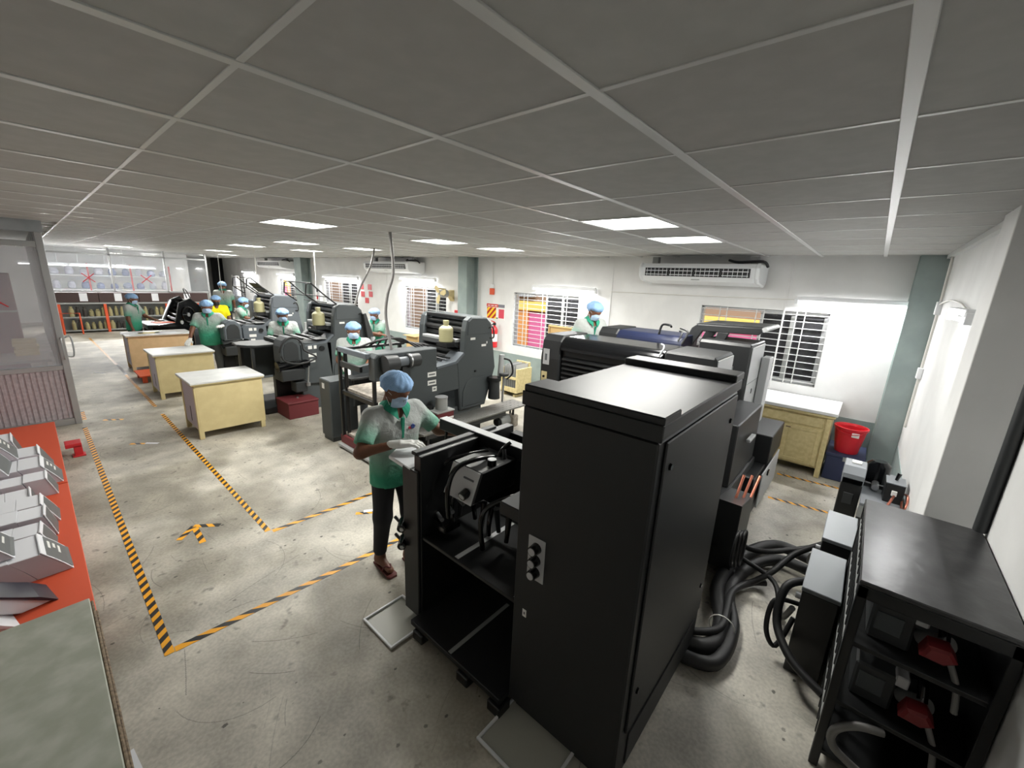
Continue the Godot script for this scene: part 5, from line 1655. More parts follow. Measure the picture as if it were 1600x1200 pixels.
func right_corner() -> void:
	# open black rack with a worn metal lid
	var t := thing("black_rack", "black open rack with worn grey metal top beside the white wall", "rack", V(.19, 0, -2.38))
	var W := .53
	var D := 1.07
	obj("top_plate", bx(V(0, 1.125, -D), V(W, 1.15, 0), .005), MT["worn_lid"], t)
	obj("top_lip", bx(V(0, 1.06, -.03), V(W, 1.125, 0), .004), MT["black_metal"], t)
	for q in [[0, -.04], [W - .04, -.04], [0, -D], [W - .04, -D]]:
		obj("post", bx(V(q[0], 0, q[1]), V(q[0] + .04, 1.125, q[1] + .04), .003), MT["black_metal"], t)
	for y in [.78, .42, .08]:
		obj("shelf", bx(V(.01, y, -D + .01), V(W - .01, y + .025, -.02), .003), MT["black_metal"], t)
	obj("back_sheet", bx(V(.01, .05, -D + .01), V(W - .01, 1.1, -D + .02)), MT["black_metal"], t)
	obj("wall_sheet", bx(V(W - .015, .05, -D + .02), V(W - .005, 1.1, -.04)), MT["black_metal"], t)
	for k in 11:
		var z := -.06 - k * .095
		obj("side_slat", pr([Vector2(z, .06), Vector2(z - .05, 1.1), Vector2(z - .075, 1.1), Vector2(z - .02, .06)], .004, .016, 0, .002), MT["press_dark"], t)
	for k in 4:
		obj("cross_tie", bx(V(.002, .25 + k * .25, -D + .03), V(.012, .265 + k * .25, -.04)), MT["shelf_grey"], t)
	# things inside the rack
	for k in 2:
		var y: float = [.805, .445][k]
		var u := thing("power_unit", ["grey blower unit on the upper shelf of black rack", "grey blower unit on the middle shelf of black rack"][k], "machine", V(.27, y, -2.5), 0, "units in the black rack")
		obj("body", bx(V(0, 0, -.3), V(.16, .2, 0), .01), MT["press_dark"], u)
		obj("face_plate", bx(V(.02, .06, 0), V(.12, .16, .006), .002), MT["press_grey"], u)
		obj("nozzle", cy(V(.2, .05, -.1), V(.28, .12, -.02), .035), MT["shelf_grey"], u)
		obj("elbow", tb([V(.2, .15, -.15), V(.25, .2, -.1), V(.26, .12, -.03)], .022, 8), MT["black_gloss"], u)
		obj("connector", bx(V(.15, .16, -.08), V(.2, .22, .0), .006), MT["silver_plate"], u)
		var rp := thing("red_plug", ["red power plug on upper shelf of black rack", "red power plug hanging below middle shelf of black rack"][k], "plug", V(.5, y + .1, -2.46), 0, "red plugs")
		var b := B.new()
		b.prism([Vector2(-.05, -.03), Vector2(-.03, .035), Vector2(.04, .045), Vector2(.07, .0), Vector2(.03, -.035)], -.05, .05, 2, .012)
		obj("body", b, MT["dull_red"], rp)
		obj("cord", tb([V(.05, -.02, 0), V(.09, -.12, .02), V(.11, -.25, .02)], .013, 7), MT["cable_grey"], rp)
	tag(obj("grey_hose", tb([V(.42, .4, -2.4), V(.32, .39, -2.36), V(.25, .3, -2.36), V(.27, .18, -2.38), V(.42, .09, -2.4)], .02, 9), MT["cable_grey"]), "grey hose looping through the open front of black rack", "hose")
	# two black boxes, control post, pump bench
	for k in 2:
		var z: float = [-2.95, -3.72][k]
		var b := thing("black_box", ["nearer tall black steel box with grey lid beside the rack", "farther tall black steel box with grey lid beside the rack"][k], "box", V(-.01 + k * .04, 0, z), 0, "black steel boxes")
		obj("body", bx(V(0, 0, -.54), V(.19, .62, 0), .006), MT["black_metal"], b)
		obj("lid", bx(V(-.005, .62, -.55), V(.195, .65, .006), .004), MT["lid_grey"], b)
		obj("cable_gland", cy(V(-.03, .5, -.12 + k * .02), V(.0, .5, -.12 + k * .02), .022), MT["silver"], b)
	var c := thing("control_post", "black upright control box with pale top behind the black boxes", "control box", V(.07, 0, -5.2))
	obj("body", bx(V(0, 0, -.3), V(.17, .66, 0), .006), MT["black_metal"], c)
	obj("head", pr([Vector2(0, .6), Vector2(0, .7), Vector2(-.06, .77), Vector2(-.3, .77), Vector2(-.3, .6)], -.005, .175, 0, .006), MT["lid_grey"], c)
	obj("button_plate", bx(V(.05, .77, -.25), V(.13, .785, -.16), .003), MT["sticker"], c)
	obj("side_plate", bx(V(.04, .38, 0), V(.12, .5, .008), .003), MT["press_dark"], c)
	var m := thing("pump_bench", "low steel bench holding motor and control box in right corner", "bench", V(.24, 0, -5.2))
	obj("top", bx(V(0, .5, -.85), V(.3, .53, .25), .004), MT["lid_grey"], m)
	for q in [[0, -.84], [.26, -.84], [0, .2], [.26, .2]]:
		obj("leg", bx(V(q[0], 0, q[1]), V(q[0] + .035, .5, q[1] + .035)), MT["press_dark"], m)
	obj("front_skirt", bx(V(0, .38, .24), V(.3, .5, .25)), MT["shelf_grey"], m)
	var mo := thing("electric_motor", "round black motor on the steel bench in right corner", "motor", V(.34, .53, -5.55))
	obj("body", cy(V(0, .05, 0), V(0, .23, 0), .1, .1, 20), MT["black_gloss"], mo)
	obj("dome", cy(V(0, .23, 0), V(0, .27, 0), .1, .06, 20), MT["black_gloss"], mo)
	obj("flange", bx(V(-.11, 0, -.1), V(.11, .05, .1), .008), MT["black_metal"], mo)
	obj("outlet", cy(V(.0, .06, .1), V(.0, .05, .22), .03), MT["silver"], mo)
	var cb := thing("switch_box", "grey-topped switch box with lever on the steel bench", "switch box", V(.4, .53, -5.2))
	obj("body", bx(V(0, 0, -.18), V(.14, .19, .04), .006), MT["black_metal"], cb)
	obj("cover", bx(V(-.003, .19, -.18), V(.143, .2, .043), .003), MT["lid_grey"], cb)
	obj("lever", cy(V(.07, .2, -.08), V(.085, .27, -.09), .012, .018), MT["black_gloss"], cb)
	obj("socket", bx(V(.05, .08, .04), V(.09, .13, .06), .003), MT["sticker"], cb)
	tag(obj("copper_cable", tb([V(.47, .62, -5.12), V(.44, .58, -5.0), V(.4, .52, -4.9), V(.36, .545, -4.92)], .011, 7), MT["copper"]), "brownish cable dropping from the switch box", "cable")
	tag(obj("curled_cable", tb([V(.54, .6, -5.3), V(.56, .66, -5.1), V(.55, .6, -4.95), V(.535, .55, -5.05), V(.54, .58, -5.2)], .009, 7), MT["copper"]), "curled brown cable beside the switch box against wall", "cable")
	# wall pipe beside the pier
	tag(obj("wall_pipe", tb([V(.70, 1.16, -3.42), V(.70, 1.6, -3.41), V(.70, 2.98, -3.4)], .03, 10, 1), MT["press_dark"]), "dark vertical pipe on the wall right of pier", "pipe")
	# tube lamp and conduit on right wall
	tube_lamp("wall_lamp", "tube lamp on the right wall seen almost end on", V(.515, 2.31, -4.8), .95, 2, V(-1, -1, 0), .4)
	var w := thing("wall_conduit", "white cable run with two junction boxes beside corner column", "conduit", V(.55, 1.5, -6.9))
	obj("pipe", tb([V(0, -.6, 0), V(0, .9, .0), V(0, 1.46, -.1)], .014, 7, 1), MT["cable_white"], w)
	obj("junction_box", bx(V(-.03, .78, -.05), V(.02, .93, .05), .006), MT["plastic_white"], w)
	obj("junction_box", bx(V(-.03, .02, -.05), V(.02, .15, .05), .006), MT["plastic_white"], w)
	obj("branch", tb([V(-.005, .9, .0), V(-.005, .95, .8), V(-.005, .93, 1.6), V(-.01, .88, 2.1)], .008, 6), MT["cable_white"], w)

func hoses() -> void:
	var runs := [
		[[V(-.62, .06, -2.62), V(-.42, .07, -2.72), V(-.42, .07, -3.0), V(-.55, .07, -3.4), V(-.5, .07, -3.95), V(-.3, .09, -4.35), V(-.02, .12, -4.3)], .055, "thickest black hose curving over the floor from the tall cabinet"],
		[[V(-.62, .06, -2.5), V(-.36, .06, -2.6), V(-.34, .06, -3.0), V(-.46, .06, -3.4), V(-.4, .06, -3.9), V(-.22, .08, -4.15), V(.0, .14, -4.05)], .046, "second thick black hose lying beside the thickest one"],
		[[V(-.58, .13, -2.66), V(-.4, .13, -2.86), V(-.43, .13, -3.3), V(-.36, .05, -3.65), V(-.26, .05, -3.75)], .026, "thin black hose running on top of the hose bundle"],
		[[V(-.68, .3, -3.6), V(-.55, .1, -3.7), V(-.4, .05, -3.62), V(-.25, .15, -3.75), V(-.12, .3, -3.95), V(.04, .45, -4.0)], .024, "black cable looping up towards the farther black box"],
		[[V(-.7, .25, -3.9), V(-.4, .22, -3.9), V(-.15, .3, -4.0), V(.03, .4, -4.05)], .024, "straight black cable above the hoses to the farther black box"],
		[[V(-.68, .2, -3.8), V(-.45, .18, -3.75), V(-.2, .12, -3.7), V(-.1, .06, -3.4), V(-.04, .3, -3.2)], .02, "thin black cable dipping to the nearer black box"],
		[[V(.0, .55, -3.2), V(-.1, .5, -3.1), V(-.1, .3, -2.98), V(.02, .2, -2.82), V(.2, .16, -2.72)], .026, "grey-black hose looping down the face of nearer black box"],
		[[V(-.0, .42, -3.1), V(-.14, .4, -3.05), V(-.15, .2, -3.0), V(-.08, .1, -3.0), V(-.02, .3, -3.1)], .016, "small black cable loop hanging by nearer black box"]]
	for r in runs:
		tag(obj("floor_hose", tb(r[0], r[1], 10, 6), MT["rubber"]), r[2], "hose", "hoses behind the press")
	tag(obj("cable_tie", tb(ring(V(-.4, .1, -2.92), .085, 2), .004, 5, 1), MT["cable_white"]), "white tie round the hose bundle near tall cabinet", "tie")
	for k in 3:
		var p := []
		for e in 19:
			var an := TAU * e / 18.0
			p.append(V(-.5 + .02 * k, .36 + cos(an) * .16, -3.55 - k * .03 + sin(an) * .09))
		tag(obj("coiled_cable", tb(p, .012, 6, 2), MT["cable_black"]), ["innermost turn of the black cable coil by the copper rods", "middle turn of the black cable coil by the copper rods", "outermost turn of the black cable coil by the copper rods"][k], "cable", "coiled cable")

func air_conditioner(label: String, x0: float, x1: float) -> void:
	var t := thing("air_conditioner", label, "air conditioner", V(x0, 2.52, -7.58), 0, "ceiling air conditioners")
	var W := x1 - x0
	obj("casing", pr([Vector2(0, .06), Vector2(.1, .0), Vector2(.5, .05), Vector2(.58, .12), Vector2(.6, .26), Vector2(.55, .32), Vector2(.0, .32)], .06, W - .06, 0, .004), MT["plastic_white"], t)
	for s in [[0.0, .06], [W - .06, W]]:
		obj("end_cap", pr([Vector2(0, .05), Vector2(.1, -.01), Vector2(.51, .04), Vector2(.59, .11), Vector2(.615, .26), Vector2(.56, .33), Vector2(.0, .33)], s[0], s[1], 0, .02), MT["plastic_white"], t)
	obj("outlet", bx(V(.12, .12, .55), V(W - .12, .25, .602)), MT["vent_black"], t)
	var n := 4
	for k in n:
		for r in 2:
			obj("vane", bx(V(.12 + (W - .24) * k / n + .02, .14 + r * .06, .59), V(.12 + (W - .24) * (k + 1) / n - .02, .15 + r * .06, .625), .002), MT["plastic_white"], t)
		for m in 6:
			var x := .12 + (W - .24) * (k + (m + .5) / 6.0) / n
			obj("fin", bx(V(x - .003, .125, .57), V(x + .003, .245, .604)), MT["plastic_white"], t)
	obj("label_plate", bx(V(W * .48, .07, .565), V(W * .55, .082, .572)), MT["shelf_grey"], t)
	obj("hanger", bx(V(.1, .32, .2), V(.2, .44, .3)), MT["shelf_grey"], t)
	obj("hanger", bx(V(W - .2, .32, .2), V(W - .1, .44, .3)), MT["shelf_grey"], t)
	obj("pipe", tb([V(W * .7, .4, .1), V(W * .8, .36, .3), V(W - .04, .37, .3), V(W + .02, .3, .2)], .02, 7), MT["cable_black"], t)

func wall_things() -> void:
	air_conditioner("nearest wide white air conditioner above the barred window", -3.2, -1.36)
	air_conditioner("white air conditioner on the wall left of the wall fan", -12.2, -9.9)
	air_conditioner("farthest white air conditioner beyond the green-grey column", -21.3, -18.7)
	tube_lamp("tube_lamp", "long tube lamp high in the right corner of window wall", V(-.22, 2.33, -7.5), 1.38, 0, V(0, -1, .4), 1.4)
	tube_lamp("tube_lamp", "tube lamp above the window with pink boards outside", V(-5.1, 2.3, -7.5), 1.6, 0, V(0, -1, .4), 1.9)
	tube_lamp("tube_lamp", "tube lamp above the window beside the wall fan", V(-10.2, 2.36, -7.5), 1.7, 0, V(0, -1, .4), 1.9)
	tube_lamp("tube_lamp", "tube lamp above the window hung with red notices", V(-14.8, 2.28, -7.5), 2.6, 0, V(0, -1, .4), 1.9)
	tube_lamp("tube_lamp", "farthest tube lamp above the window behind the guard frames", V(-19.6, 2.28, -7.5), 1.8, 0, V(0, -1, .4), 1.9)
	tube_lamp("tube_lamp", "added tube lamp brightening the far end of window wall beyond all presses", V(-24.2, 2.3, -7.5), 1.8, 0, V(0, -1, .4), 3.0)  # added lamp without a known source, lifts the dark far stretch of wall
	# fire point
	var s := thing("fire_sign", "red and yellow striped fire point sign on the white wall", "sign", V(-7.42, 1.5, WZ + .004))
	obj("board", bx(V(0, 0, 0), V(.62, .38, .01)), MT["sticker"], s)
	var b := B.new()
	b.col = lin(rgb(200, 40, 36))
	b.box(V(.005, .3, .01), V(.4, .375, .012))
	b.col = lin(rgb(170, 30, 26))
	b.box(V(.02, .02, .01), V(.33, .29, .0115))
	b.col = lin(rgb(246, 200, 40))
	var area2 := PackedVector2Array([Vector2(.02, .02), Vector2(.33, .02), Vector2(.33, .29), Vector2(.02, .29)])
	for k in 4:
		var o := -.22 + k * .15
		for poly in Geometry2D.intersect_polygons(area2, PackedVector2Array([Vector2(o, .0), Vector2(o + .075, .0), Vector2(o + .385, .31), Vector2(o + .31, .31)])):
			b.prism(Array(poly), .0115, .0125, 2)
	b.col = lin(rgb(205, 70, 88))
	b.box(V(.42, .04, .01), V(.6, .26, .012))
	b.col = lin(rgb(120, 118, 128))
	b.box(V(.4, .3, .01), V(.615, .375, .0125))
	b.col = lin(rgb(70, 120, 60))
	b.box(V(.34, .02, .01), V(.4, .05, .012))
	obj("print", b, MT["sign_print"], s)
	for k in 3:
		obj("print_line", bx(V(.04 + k * .12, .325, .012), V(.13 + k * .12, .345, .0135)), MT["sticker"], s)
	var e := thing("fire_extinguisher", "red fire extinguisher hanging below the striped sign", "extinguisher", V(-7.02, .82, WZ + .13))
	var w := B.new()
	w.lathe([[0.0, 0.0], [.075, .0], [.085, .02], [.085, .44], [.06, .5], [.028, .53], [.028, .56], [0.0, .56]], Vector3.ZERO, 18)
	obj("cylinder", w, MT["red_paint"], e)
	obj("valve", bx(V(-.03, .55, -.03), V(.03, .61, .03), .006), MT["black_metal"], e)
	obj("lever", pr([Vector2(-.02, .6), Vector2(.12, .66), Vector2(.12, .675), Vector2(-.02, .63)], -.012, .012, 0), MT["red_paint"], e)
	obj("hose", tb([V(-.03, .58, 0), V(-.12, .5, .02), V(-.11, .25, .03), V(-.09, .14, .03)], .012, 7), MT["black_metal"], e)
	obj("label_band", cy(V(0, .15, 0), V(0, .34, 0), .0862, .0862, 18), MT["sticker"], e)
	var al := thing("alarm_call_point", "small orange fire call box hanging above the striped sign", "call box", V(-7.3, 2.1, WZ + .003))
	obj("box", bx(V(0, 0, 0), V(.13, .15, .05), .006), MT["rack_orange"], al)
	obj("top_box", bx(V(.01, .16, 0), V(.12, .25, .04), .006), MT["plastic_white"], al)
	obj("cable", cy(V(.06, .25, .01), V(.06, .86, .01), .006), MT["cable_white"], al)
	# wall fan
	var f := thing("wall_fan", "cream wall fan without guard beside the green-grey column", "fan", V(-8.75, 1.98, WZ))
	obj("bracket", pr([Vector2(0, -.14), Vector2(0, .16), Vector2(.2, .12), Vector2(.24, .02), Vector2(.1, -.02)], -.09, .09, 0, .01), MT["cream"], f)
	obj("motor", cy(V(0, .06, .2), V(0, .06, .42), .1, .085, 16), MT["shelf_grey"], f)
	obj("arm", cy(V(-.05, .16, .2), V(-.3, .2, .3), .02), MT["cream"], f)
	for k in 3:
		var an := .3 + TAU * k / 3.0
		var bl := B.new()
		bl.xf = Transform3D(Basis(V(0, 0, 1), an), V(0, .06, .44))
		bl.prism([Vector2(.03, -.03), Vector2(.16, -.09), Vector2(.26, -.06), Vector2(.27, .04), Vector2(.1, .05), Vector2(.03, .02)], 0, .008, 2, .002)
		obj("blade", bl, MT["cream"], f)
	# notices and board
	var reds := [[-13.55, 1.95], [-13.05, 1.95], [-13.5, 1.7], [-13.0, 1.72], [-13.25, 1.5]]
	for k in 5:
		var o := obj("red_notice", bx(V(0, 0, 0), V(.24, .18, .004)), MT["red_paint"])
		o.position = V(reds[k][0], reds[k][1], WZ + .003)
		tag(o, ["upper left red notice on the wall by the tube lit window", "upper right red notice on the wall by the tube lit window", "middle left red notice on the wall by the tube lit window", "middle right red notice on the wall by the tube lit window", "lowest red notice on the wall by the tube lit window"][k], "notice", "red notices")
	var rn := obj("red_box", bx(V(0, 0, 0), V(.28, .2, .05), .005), MT["red_paint"])
	rn.position = V(-8.6, 1.42, WZ + .003)
	tag(rn, "small red box on the wall behind the press with open rollers", "box")
	var eb := thing("switchboard", "white switchboard with red mark behind the guard frames", "switchboard", V(-16.9, 1.35, WZ + .003))
	obj("case", bx(V(0, 0, 0), V(.5, .6, .1), .008), MT["plastic_white"], eb)
	obj("red_mark", cy(V(.25, .15, .1), V(.25, .15, .106), .09), MT["red_paint"], eb)
	obj("breaker", bx(V(.15, .35, .1), V(.35, .5, .115), .004), MT["black_metal"], eb)
	var sw := thing("switch_plate", "white switch plate on the pale panel by the second press", "switch", V(-11.95, 1.6, WZ + .008))
	obj("plate", bx(V(0, 0, 0), V(.12, .22, .02), .004), MT["plastic_white"], sw)
	obj("rocker", bx(V(.04, .06, .02), V(.08, .16, .028), .003), MT["shelf_grey"], sw)
	# plate box and clutter by the window wall
	var pb := thing("plate_box", "open cream wooden box of printing plates on the floor by window wall", "box", V(-5.95, 0, -7.1))
	obj("base", bx(V(0, .06, 0), V(.46, .1, .5), .004), MT["cream_old"], pb)
	obj("side", bx(V(.42, .06, 0), V(.46, .62, .5), .004), MT["cream_old"], pb)
	obj("side", bx(V(0, .06, 0), V(.03, .62, .5), .004), MT["cream_old"], pb)
	obj("front", bx(V(.03, .06, .47), V(.42, .2, .5), .004), MT["cream_old"], pb)
	obj("middle_rail", bx(V(.03, .38, .47), V(.42, .44, .5), .004), MT["cream_old"], pb)
	obj("back", bx(V(.03, .06, 0), V(.42, .72, .03), .004), MT["cream_old"], pb)
	for k in 12:
		obj("plate", bx(V(.045 + k * .03, .1, .04), V(.05 + k * .03, .66 + .02 * (k % 3), .45)), MT["silver_plate"] if k % 2 else MT["shelf_grey"], pb)
	for k in 2:
		obj("runner", bx(V(.05 + k * .3, 0, .02), V(.1 + k * .3, .06, .48)), MT["cream_old"], pb)
	var cb := thing("carton", "brown carton leaning in the window behind the masked worker", "carton", V(-5.4, .92, -7.55))
	obj("panel", bx(V(0, 0, 0), V(.85, .62, .03), .003), MT["cardboard"], cb)
	obj("rim", bx(V(0, .58, .03), V(.85, .62, .06), .003), MT["cardboard"], cb)
	obj("rim", bx(V(0, 0, .03), V(.04, .6, .06), .003), MT["cardboard"], cb)
	obj("sheet", bx(V(.15, .1, .03), V(.7, .38, .036)), MT["paper"], cb)
	var c2 := thing("carton", "small brown carton behind the hoses of second press", "carton", V(-8.9, 0, -6.6))
	obj("body", bx(V(0, 0, 0), V(.5, 1.0, .4), .006), MT["cardboard"], c2)
	obj("flap", bx(V(0, 1.0, .3), V(.5, 1.01, .5)), MT["cardboard"], c2)
	# hanging cable drops
	var drops := [[V(-4.8, 2.98, -3.13), V(-4.78, 2.5, -3.15), V(-4.85, 2.2, -3.1), V(-4.9, 1.9, -3.1), V(-4.82, 1.48, -3.12), "thick grey cable drop from ceiling to the second press", "cable_grey"], [V(-8.1, 2.98, -4.9), V(-7.95, 2.6, -4.7), V(-7.75, 2.2, -4.35), V(-7.55, 1.86, -4.1), V(-7.55, 1.84, -4.05), "slanting cable drop from ceiling to the third press", "cable_grey"], [V(-11.3, 2.98, -5.08), V(-11.3, 2.6, -5.08), V(-11.3, 2.3, -5.08), V(-11.3, 1.9, -5.06), V(-11.28, 1.3, -5.05), "thin cable drop from ceiling to the farthest grey press", "cable_white"], [V(-13.2, 2.98, -4.3), V(-13.2, 2.7, -4.3), V(-13.22, 2.5, -4.3), V(-13.2, 2.2, -4.3), V(-13.1, 1.6, -4.3), "white cable drop behind the guard frame of farthest grey press", "cable_white"], [V(-15.2, 2.98, -3.95), V(-15.2, 2.6, -3.95), V(-15.15, 2.3, -3.93), V(-15.05, 2.0, -3.9), V(-15.0, 1.7, -3.9), "white cable drop above the worker seen from behind", "cable_white"]]
	for d in drops:
		tag(obj("cable_drop", tb([d[0], d[1], d[2], d[3], d[4]], .02 if d[6] == "cable_grey" else .009, 8), MT[d[6]]), d[5], "cable", "cable drops")
	# facade across the lane outside
	var n := thing("neighbour_building", "pink and orange painted building front outside the windows", "building", V(0, 0, -10.6))
	obj("wall", bx(V(-34, -.5, -.3), V(5, 5, 0)), MT["brick_dull"], n)
	obj("beam", bx(V(-9.3, 1.56, 0), V(4, 1.84, .15)), MT["yellow_beam"], n)
	obj("beam", bx(V(-29, 1.56, 0), V(-24, 1.84, .15)), MT["yellow_beam"], n)
	for q in [[-9.2, -8.58, 1.56, "orange_wall"], [-8.4, -6.2, 1.5, "pink_wall"], [-3.5, -3.2, 1.56, "orange_wall"], [-3.15, -2.6, 1.56, "pink_wall"], [-2.5, -1.7, 1.52, "pink_wall"], [-1.15, -.95, 1.4, "pink_wall"], [-1.15, -.95, 1.56, "orange_wall"], [-28.5, -27.3, 1.56, "pink_wall"], [-27.2, -25.5, 1.56, "orange_wall"]]:
		obj("board", bx(V(q[0], -.4, 0), V(q[1], q[2], .05 if q[2] != 1.56 or q[1] != -.95 else .03), .004), MT[q[3]], n)
	for x in [-8.58, -2.6, -27.3]:
		obj("post", bx(V(x, -.4, 0), V(x + .17 if x < -5 else x + .1, 1.56, .12), .004), MT["orange_wall"] if x < -5 else MT["brown_board"], n)
	for k in 3:
		obj("upper_ledge", bx(V(-9.3 + k * 2.4, 1.98, 0), V(-8.2 + k * 2.4, 2.12, .2), .004), MT["board_grey"], n)
	struct("ground", bx(V(-34, -.3, -10.9), V(5, -.13, -7.8)), MT["concrete"])

func press_side_things() -> void:
	var s := thing("step_platform", "low checker plate walkway beside the second press", "platform", V(-4.55, 0, -3.7))
	obj("deck", bx(V(0, .4, -1.65), V(.38, .425, .55), .004), MT["checker_steel"], s)
	for k in 22:
		for m in 4:
			var b := B.new()
			b.xf = Transform3D(Basis(Vector3.UP, .8 if (k + m) % 2 else -.8), V(.06 + m * .09, .425, .5 - k * .097))
			b.box(V(-.018, 0, -.004), V(.018, .003, .004))
			obj("tread", b, MT["checker_steel"], s)
	obj("skirt", bx(V(.34, .33, -1.1), V(.36, .4, .5), .003), MT["press_dark"], s)
	for q in [[.34, -1.3], [.34, .45], [.02, -1.6], [.02, .45]]:
		obj("leg", bx(V(q[0], 0, q[1]), V(q[0] + .025, .4, q[1] + .025)), MT["black_metal"], s)
	var p := thing("floor_pump", "rusty grey motor under the checker plate walkway", "motor", V(-4.3, 0, -4.85))
	obj("body", cy(V(0, .2, .12), V(0, .2, -.12), .1, .1, 16), MT["shelf_grey"], p)
	obj("cowl", cy(V(0, .2, .12), V(0, .2, .16), .085, .06, 16), MT["black_metal"], p)
	obj("gearbox", bx(V(.0, .1, -.22), V(.16, .3, -.1), .02), MT["board_grey"], p)
	obj("foot", bx(V(-.1, 0, -.12), V(.1, .1, .12), .008), MT["black_metal"], p)
	var r := thing("red_crate", "dark red crate with grey can on top by second press", "crate", V(-4.5, .425, -3.45))
	obj("body", bx(V(0, 0, -.3), V(.24, .2, 0), .006), MT["maroon"], r)
	obj("rim", bx(V(-.01, .2, -.31), V(.25, .22, .01), .004), MT["shelf_grey"], r)
	for k in 3:
		obj("slat", bx(V(.24, .04 + k * .055, -.29), V(.247, .07 + k * .055, -.01), .002), MT["sticker"] if k == 1 else MT["maroon"], r)
	var c := thing("ink_can", "round grey can standing on the dark red crate", "can", V(-4.38, .645, -3.62))
	obj("body", cy(V(0, 0, 0), V(0, .17, 0), .085, .085, 18), MT["shelf_grey"], c)
	obj("rim", cy(V(0, .165, 0), V(0, .18, 0), .09, .09, 18), MT["silver"], c)
	obj("cup", cy(V(-.1, .0, .12), V(-.1, .04, .12), .05, .05, 14), MT["black_metal"], c)
	var b := thing("maroon_box", "dark red steel box on the floor before the third press", "box", V(-7.12, 0, -2.6))
	obj("body", bx(V(-.52, 0, -.5), V(0, .26, 0), .008), MT["maroon"], b)
	obj("lid", bx(V(-.53, .26, -.51), V(.01, .29, .01), .006), MT["maroon"], b)
	obj("knob", cy(V(-.25, .29, -.25), V(-.25, .31, -.25), .016), MT["silver"], b)
	var pl := thing("orange_pallet", "low orange pallet between the two farther cream tables", "pallet", V(-11.4, 0, -1.3))
	obj("deck", bx(V(-.75, .13, -.95), V(0, .16, 0), .004), MT["rack_orange"], pl)
	for q in [[-.1, -.12], [-.1, -.9], [-.72, -.12], [-.72, -.9]]:
		obj("foot", bx(V(q[0], 0, q[1]), V(q[0] + .07, .13, q[1] + .08), .003), MT["rack_orange"], pl)
	work_table("nearest cream wooden table with white top", -7.05, -7.85, -1.33, -2.22, .86, "cream")
	work_table("middle cream wooden table with white top", -9.75, -10.55, -1.35, -2.25, .86, "cream")
	work_table("farthest tan wooden table with papers on white top", -12.75, -13.5, -1.35, -2.55, .86, "tan_wood")
	for k in 3:
		var o := obj("paper_sheet", pr([Vector2(0, 0), Vector2(.3, .02), Vector2(.28, .42), Vector2(-.02, .4)], 0, .003, 1), MT["cream"] if k == 1 else MT["paper"])
		o.position = V(-13.3 + k * .1, .861, -1.8 - k * .3 + .1)
		tag(o, ["white sheet at the aisle end of farthest tan table", "cream sheet in the middle of farthest tan table", "white sheet at the press end of farthest tan table"][k], "paper", "papers on the farthest table")
	# standing stools behind presses for the two raised workers
	for q in [[V(-3.25, 0, -5.45), .5, "steel step behind the charcoal press carrying the leaning worker"], [V(-15.7, 0, -4.12), .3, "low steel step carrying the worker seen from behind"]]:
		var st := thing("step_stand", q[2], "step", q[0], 0, "steel steps")
		obj("tread", bx(V(-.35, q[1] - .03, -.3), V(.35, q[1], .3), .004), MT["checker_steel"], st)
		for e in [[-.34, -.29], [.3, -.29], [-.34, .25], [.3, .25]]:
			obj("leg", bx(V(e[0], 0, e[1]), V(e[0] + .04, q[1] - .03, e[1] + .04)), MT["black_metal"], st)
	# clear trays on the floor
	for k in 2:
		var t := thing("floor_tray", ["pale plastic floor tray left of the pile boards", "pale plastic floor tray under the tall cabinet corner"][k], "tray", V([-2.38, -1.2][k], 0, -1.24), 0, "pale floor trays")
		obj("sheet", bx(V(0, 0, -.34), V([.36, .44][k], .008, 0), .002), MT["tray_base"], t)
		var f := B.new()
		var w: float = [.36, .44][k]
		for q in [[V(0, .008, -.015), V(w, .022, 0)], [V(0, .008, -.34), V(w, .022, -.325)], [V(0, .008, -.325), V(.015, .022, -.015)], [V(w - .015, .008, -.325), V(w, .022, -.015)]]:
			f.box(q[0], q[1], .002)
		obj("rim", f, MT["plastic_white"], t)

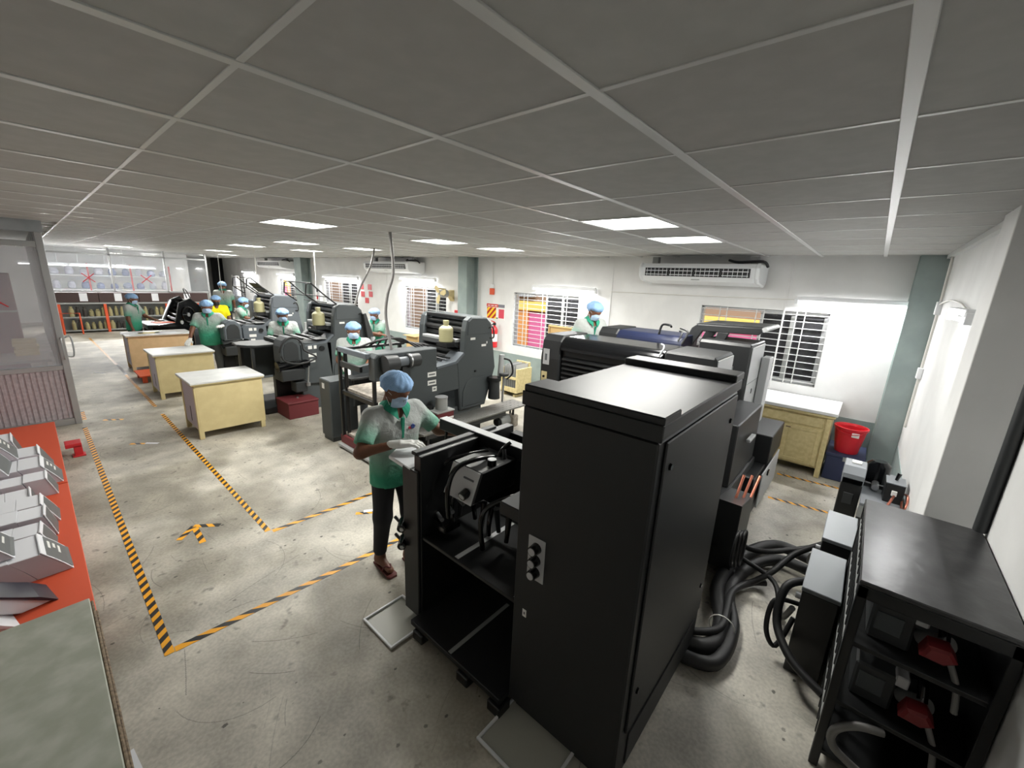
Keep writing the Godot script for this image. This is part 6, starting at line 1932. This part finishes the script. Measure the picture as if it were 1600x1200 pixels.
func people() -> void:
	make_people_parts()
	person("worker in pale and green polo at the feeder, gloved hand on white shelf", V(-2.74, .022, -1.76), 1.5, {"near": true, "lean": .1, "right": V(-.16, 1.245, .32), "pole_right": V(-.9, -.5, -.5), "left": V(.44, 1.2, .36), "pole_left": V(.5, -.8, -.2), "look": .25, "nod": .3, "hand_flat": .7, "stride": .06})
	person("worker behind the second press's front frame, hands resting on it", V(-6.22, 0, -3.34), 1.05, {"lean": .1, "left": V(.14, 1.02, .36), "right": V(-.14, 1.02, .36), "nod": .12, "trousers": "trouser_grey"})
	person("worker far back between second and third press with arms folded", V(-8.5, 0, -5.1), .75, {"left": V(-.1, 1.2, .24), "right": V(.1, 1.16, .22), "pole_left": V(.9, -.5, 0), "pole_right": V(-.9, -.5, 0), "hand_material": "skin", "fade": 1.3, "look": -.5})
	person("worker bending over the charcoal press by the window, head tilted", V(-3.2, .51, -5.42), .95, {"lean": .22, "twist": .2, "left": V(.2, 1.1, .36), "right": V(-.2, 1.05, .36), "nod": .3, "look": .15, "fade": .85})
	person("worker standing behind the third press's delivery deck, facing aisle", V(-8.98, 0, -3.32), 1.2, {"left": V(.16, 1.05, .34), "right": V(-.16, 1.05, .34), "fade": .98})
	person("worker in grey trousers leaning a gloved hand on middle cream table", V(-10.8, 0, -2.5), 1.15, {"size": 1.03, "right": V(-.3, .95, .3), "left": V(.3, 1.22, .32), "look": .1, "trousers": "trouser_grey", "fade": 1.22})
	person("worker in profile reaching over the farthest grey press", V(-12.9, 0, -3.66), 2.6, {"lean": .22, "left": V(.1, 1.25, .5), "right": V(-.2, 1.2, .5), "look": .1, "fade": 1.1})
	person("worker in bright yellow shirt and black mask beside old black press", V(-13.62, 0, -3.37), 1.3, {"shirt": rgb(242, 228, 16), "mask": "mask_black", "hand_material": "skin"})
	person("worker seen from behind standing raised near the far windows", V(-15.7, .31, -4.1), -1.9, {"fade": 1.15, "mask": "mask_blue"})
	person("worker in profile before the jar rack, farthest left", V(-14.35, 0, -1.7), 2.5, {"left": V(.2, 1.05, .36), "right": V(-.24, .82, .1), "nod": .2, "fade": 1.18, "hand_material": "skin"})

# ------------------------------------------------------------------ assembly
const PANEL_ENERGY := 2.2

func _ready() -> void:
	var cam := Camera3D.new()
	cam.name = "camera"
	cam.fov = 85.88
	cam.near = .02
	cam.position = V(0, 2.45, 0)
	cam.rotation = V(-.2446, .7057, .0447)
	add_child(cam)
	cam.current = true
	var we := WorldEnvironment.new()
	we.name = "environment"
	var env := Environment.new()
	env.background_mode = Environment.BG_SKY
	var sky := Sky.new()
	var sm := ProceduralSkyMaterial.new()
	sm.sky_top_color = rgb(186, 204, 226)
	sm.sky_horizon_color = rgb(226, 230, 234)
	sm.ground_horizon_color = rgb(200, 196, 190)
	sm.ground_bottom_color = rgb(130, 126, 120)
	sm.sky_energy_multiplier = 1.0
	sky.sky_material = sm
	env.sky = sky
	env.background_energy_multiplier = 2.2
	env.tonemap_mode = Environment.TONE_MAPPER_LINEAR
	env.tonemap_exposure = 2.85
	env.sdfgi_enabled = true
	env.ssao_enabled = true
	env.ssil_enabled = true
	we.environment = env
	add_child(we)
	make_materials()
	glass("smoked", rgb(58, 58, 60), .78, .08)
	mat("tray_base", rgb(176, 176, 166), .35)
	ceiling_lamps()
	build_room()
	charcoal_press()
	offset_press("second press with open front frame and rollers, beside the foreground worker", V(-4.6, 0, -2.65), 0, "press_grey")
	offset_press("third press with folded up guard frame and black cable loop", V(-7.43, 0, -2.0), 1, "press_grey")
	offset_press("farthest grey press with pale side panel behind the second masked worker", V(-10.4, 0, -2.0), 2, "press_blue_grey")
	black_press()
	jug("pale yellow jug on the second press", V(-4.88, 1.5, -4.12))
	jug("pale yellow jug on the third press", V(-7.72, 1.5, -3.47))
	jug("pale yellow jug on the farthest grey press", V(-10.7, 1.5, -3.47))
	press_side_things()
	platforms_and_books()
	cream_cupboard()
	bucket_and_box()
	right_corner()
	hoses()
	wall_things()
	build_tapes()
	people()
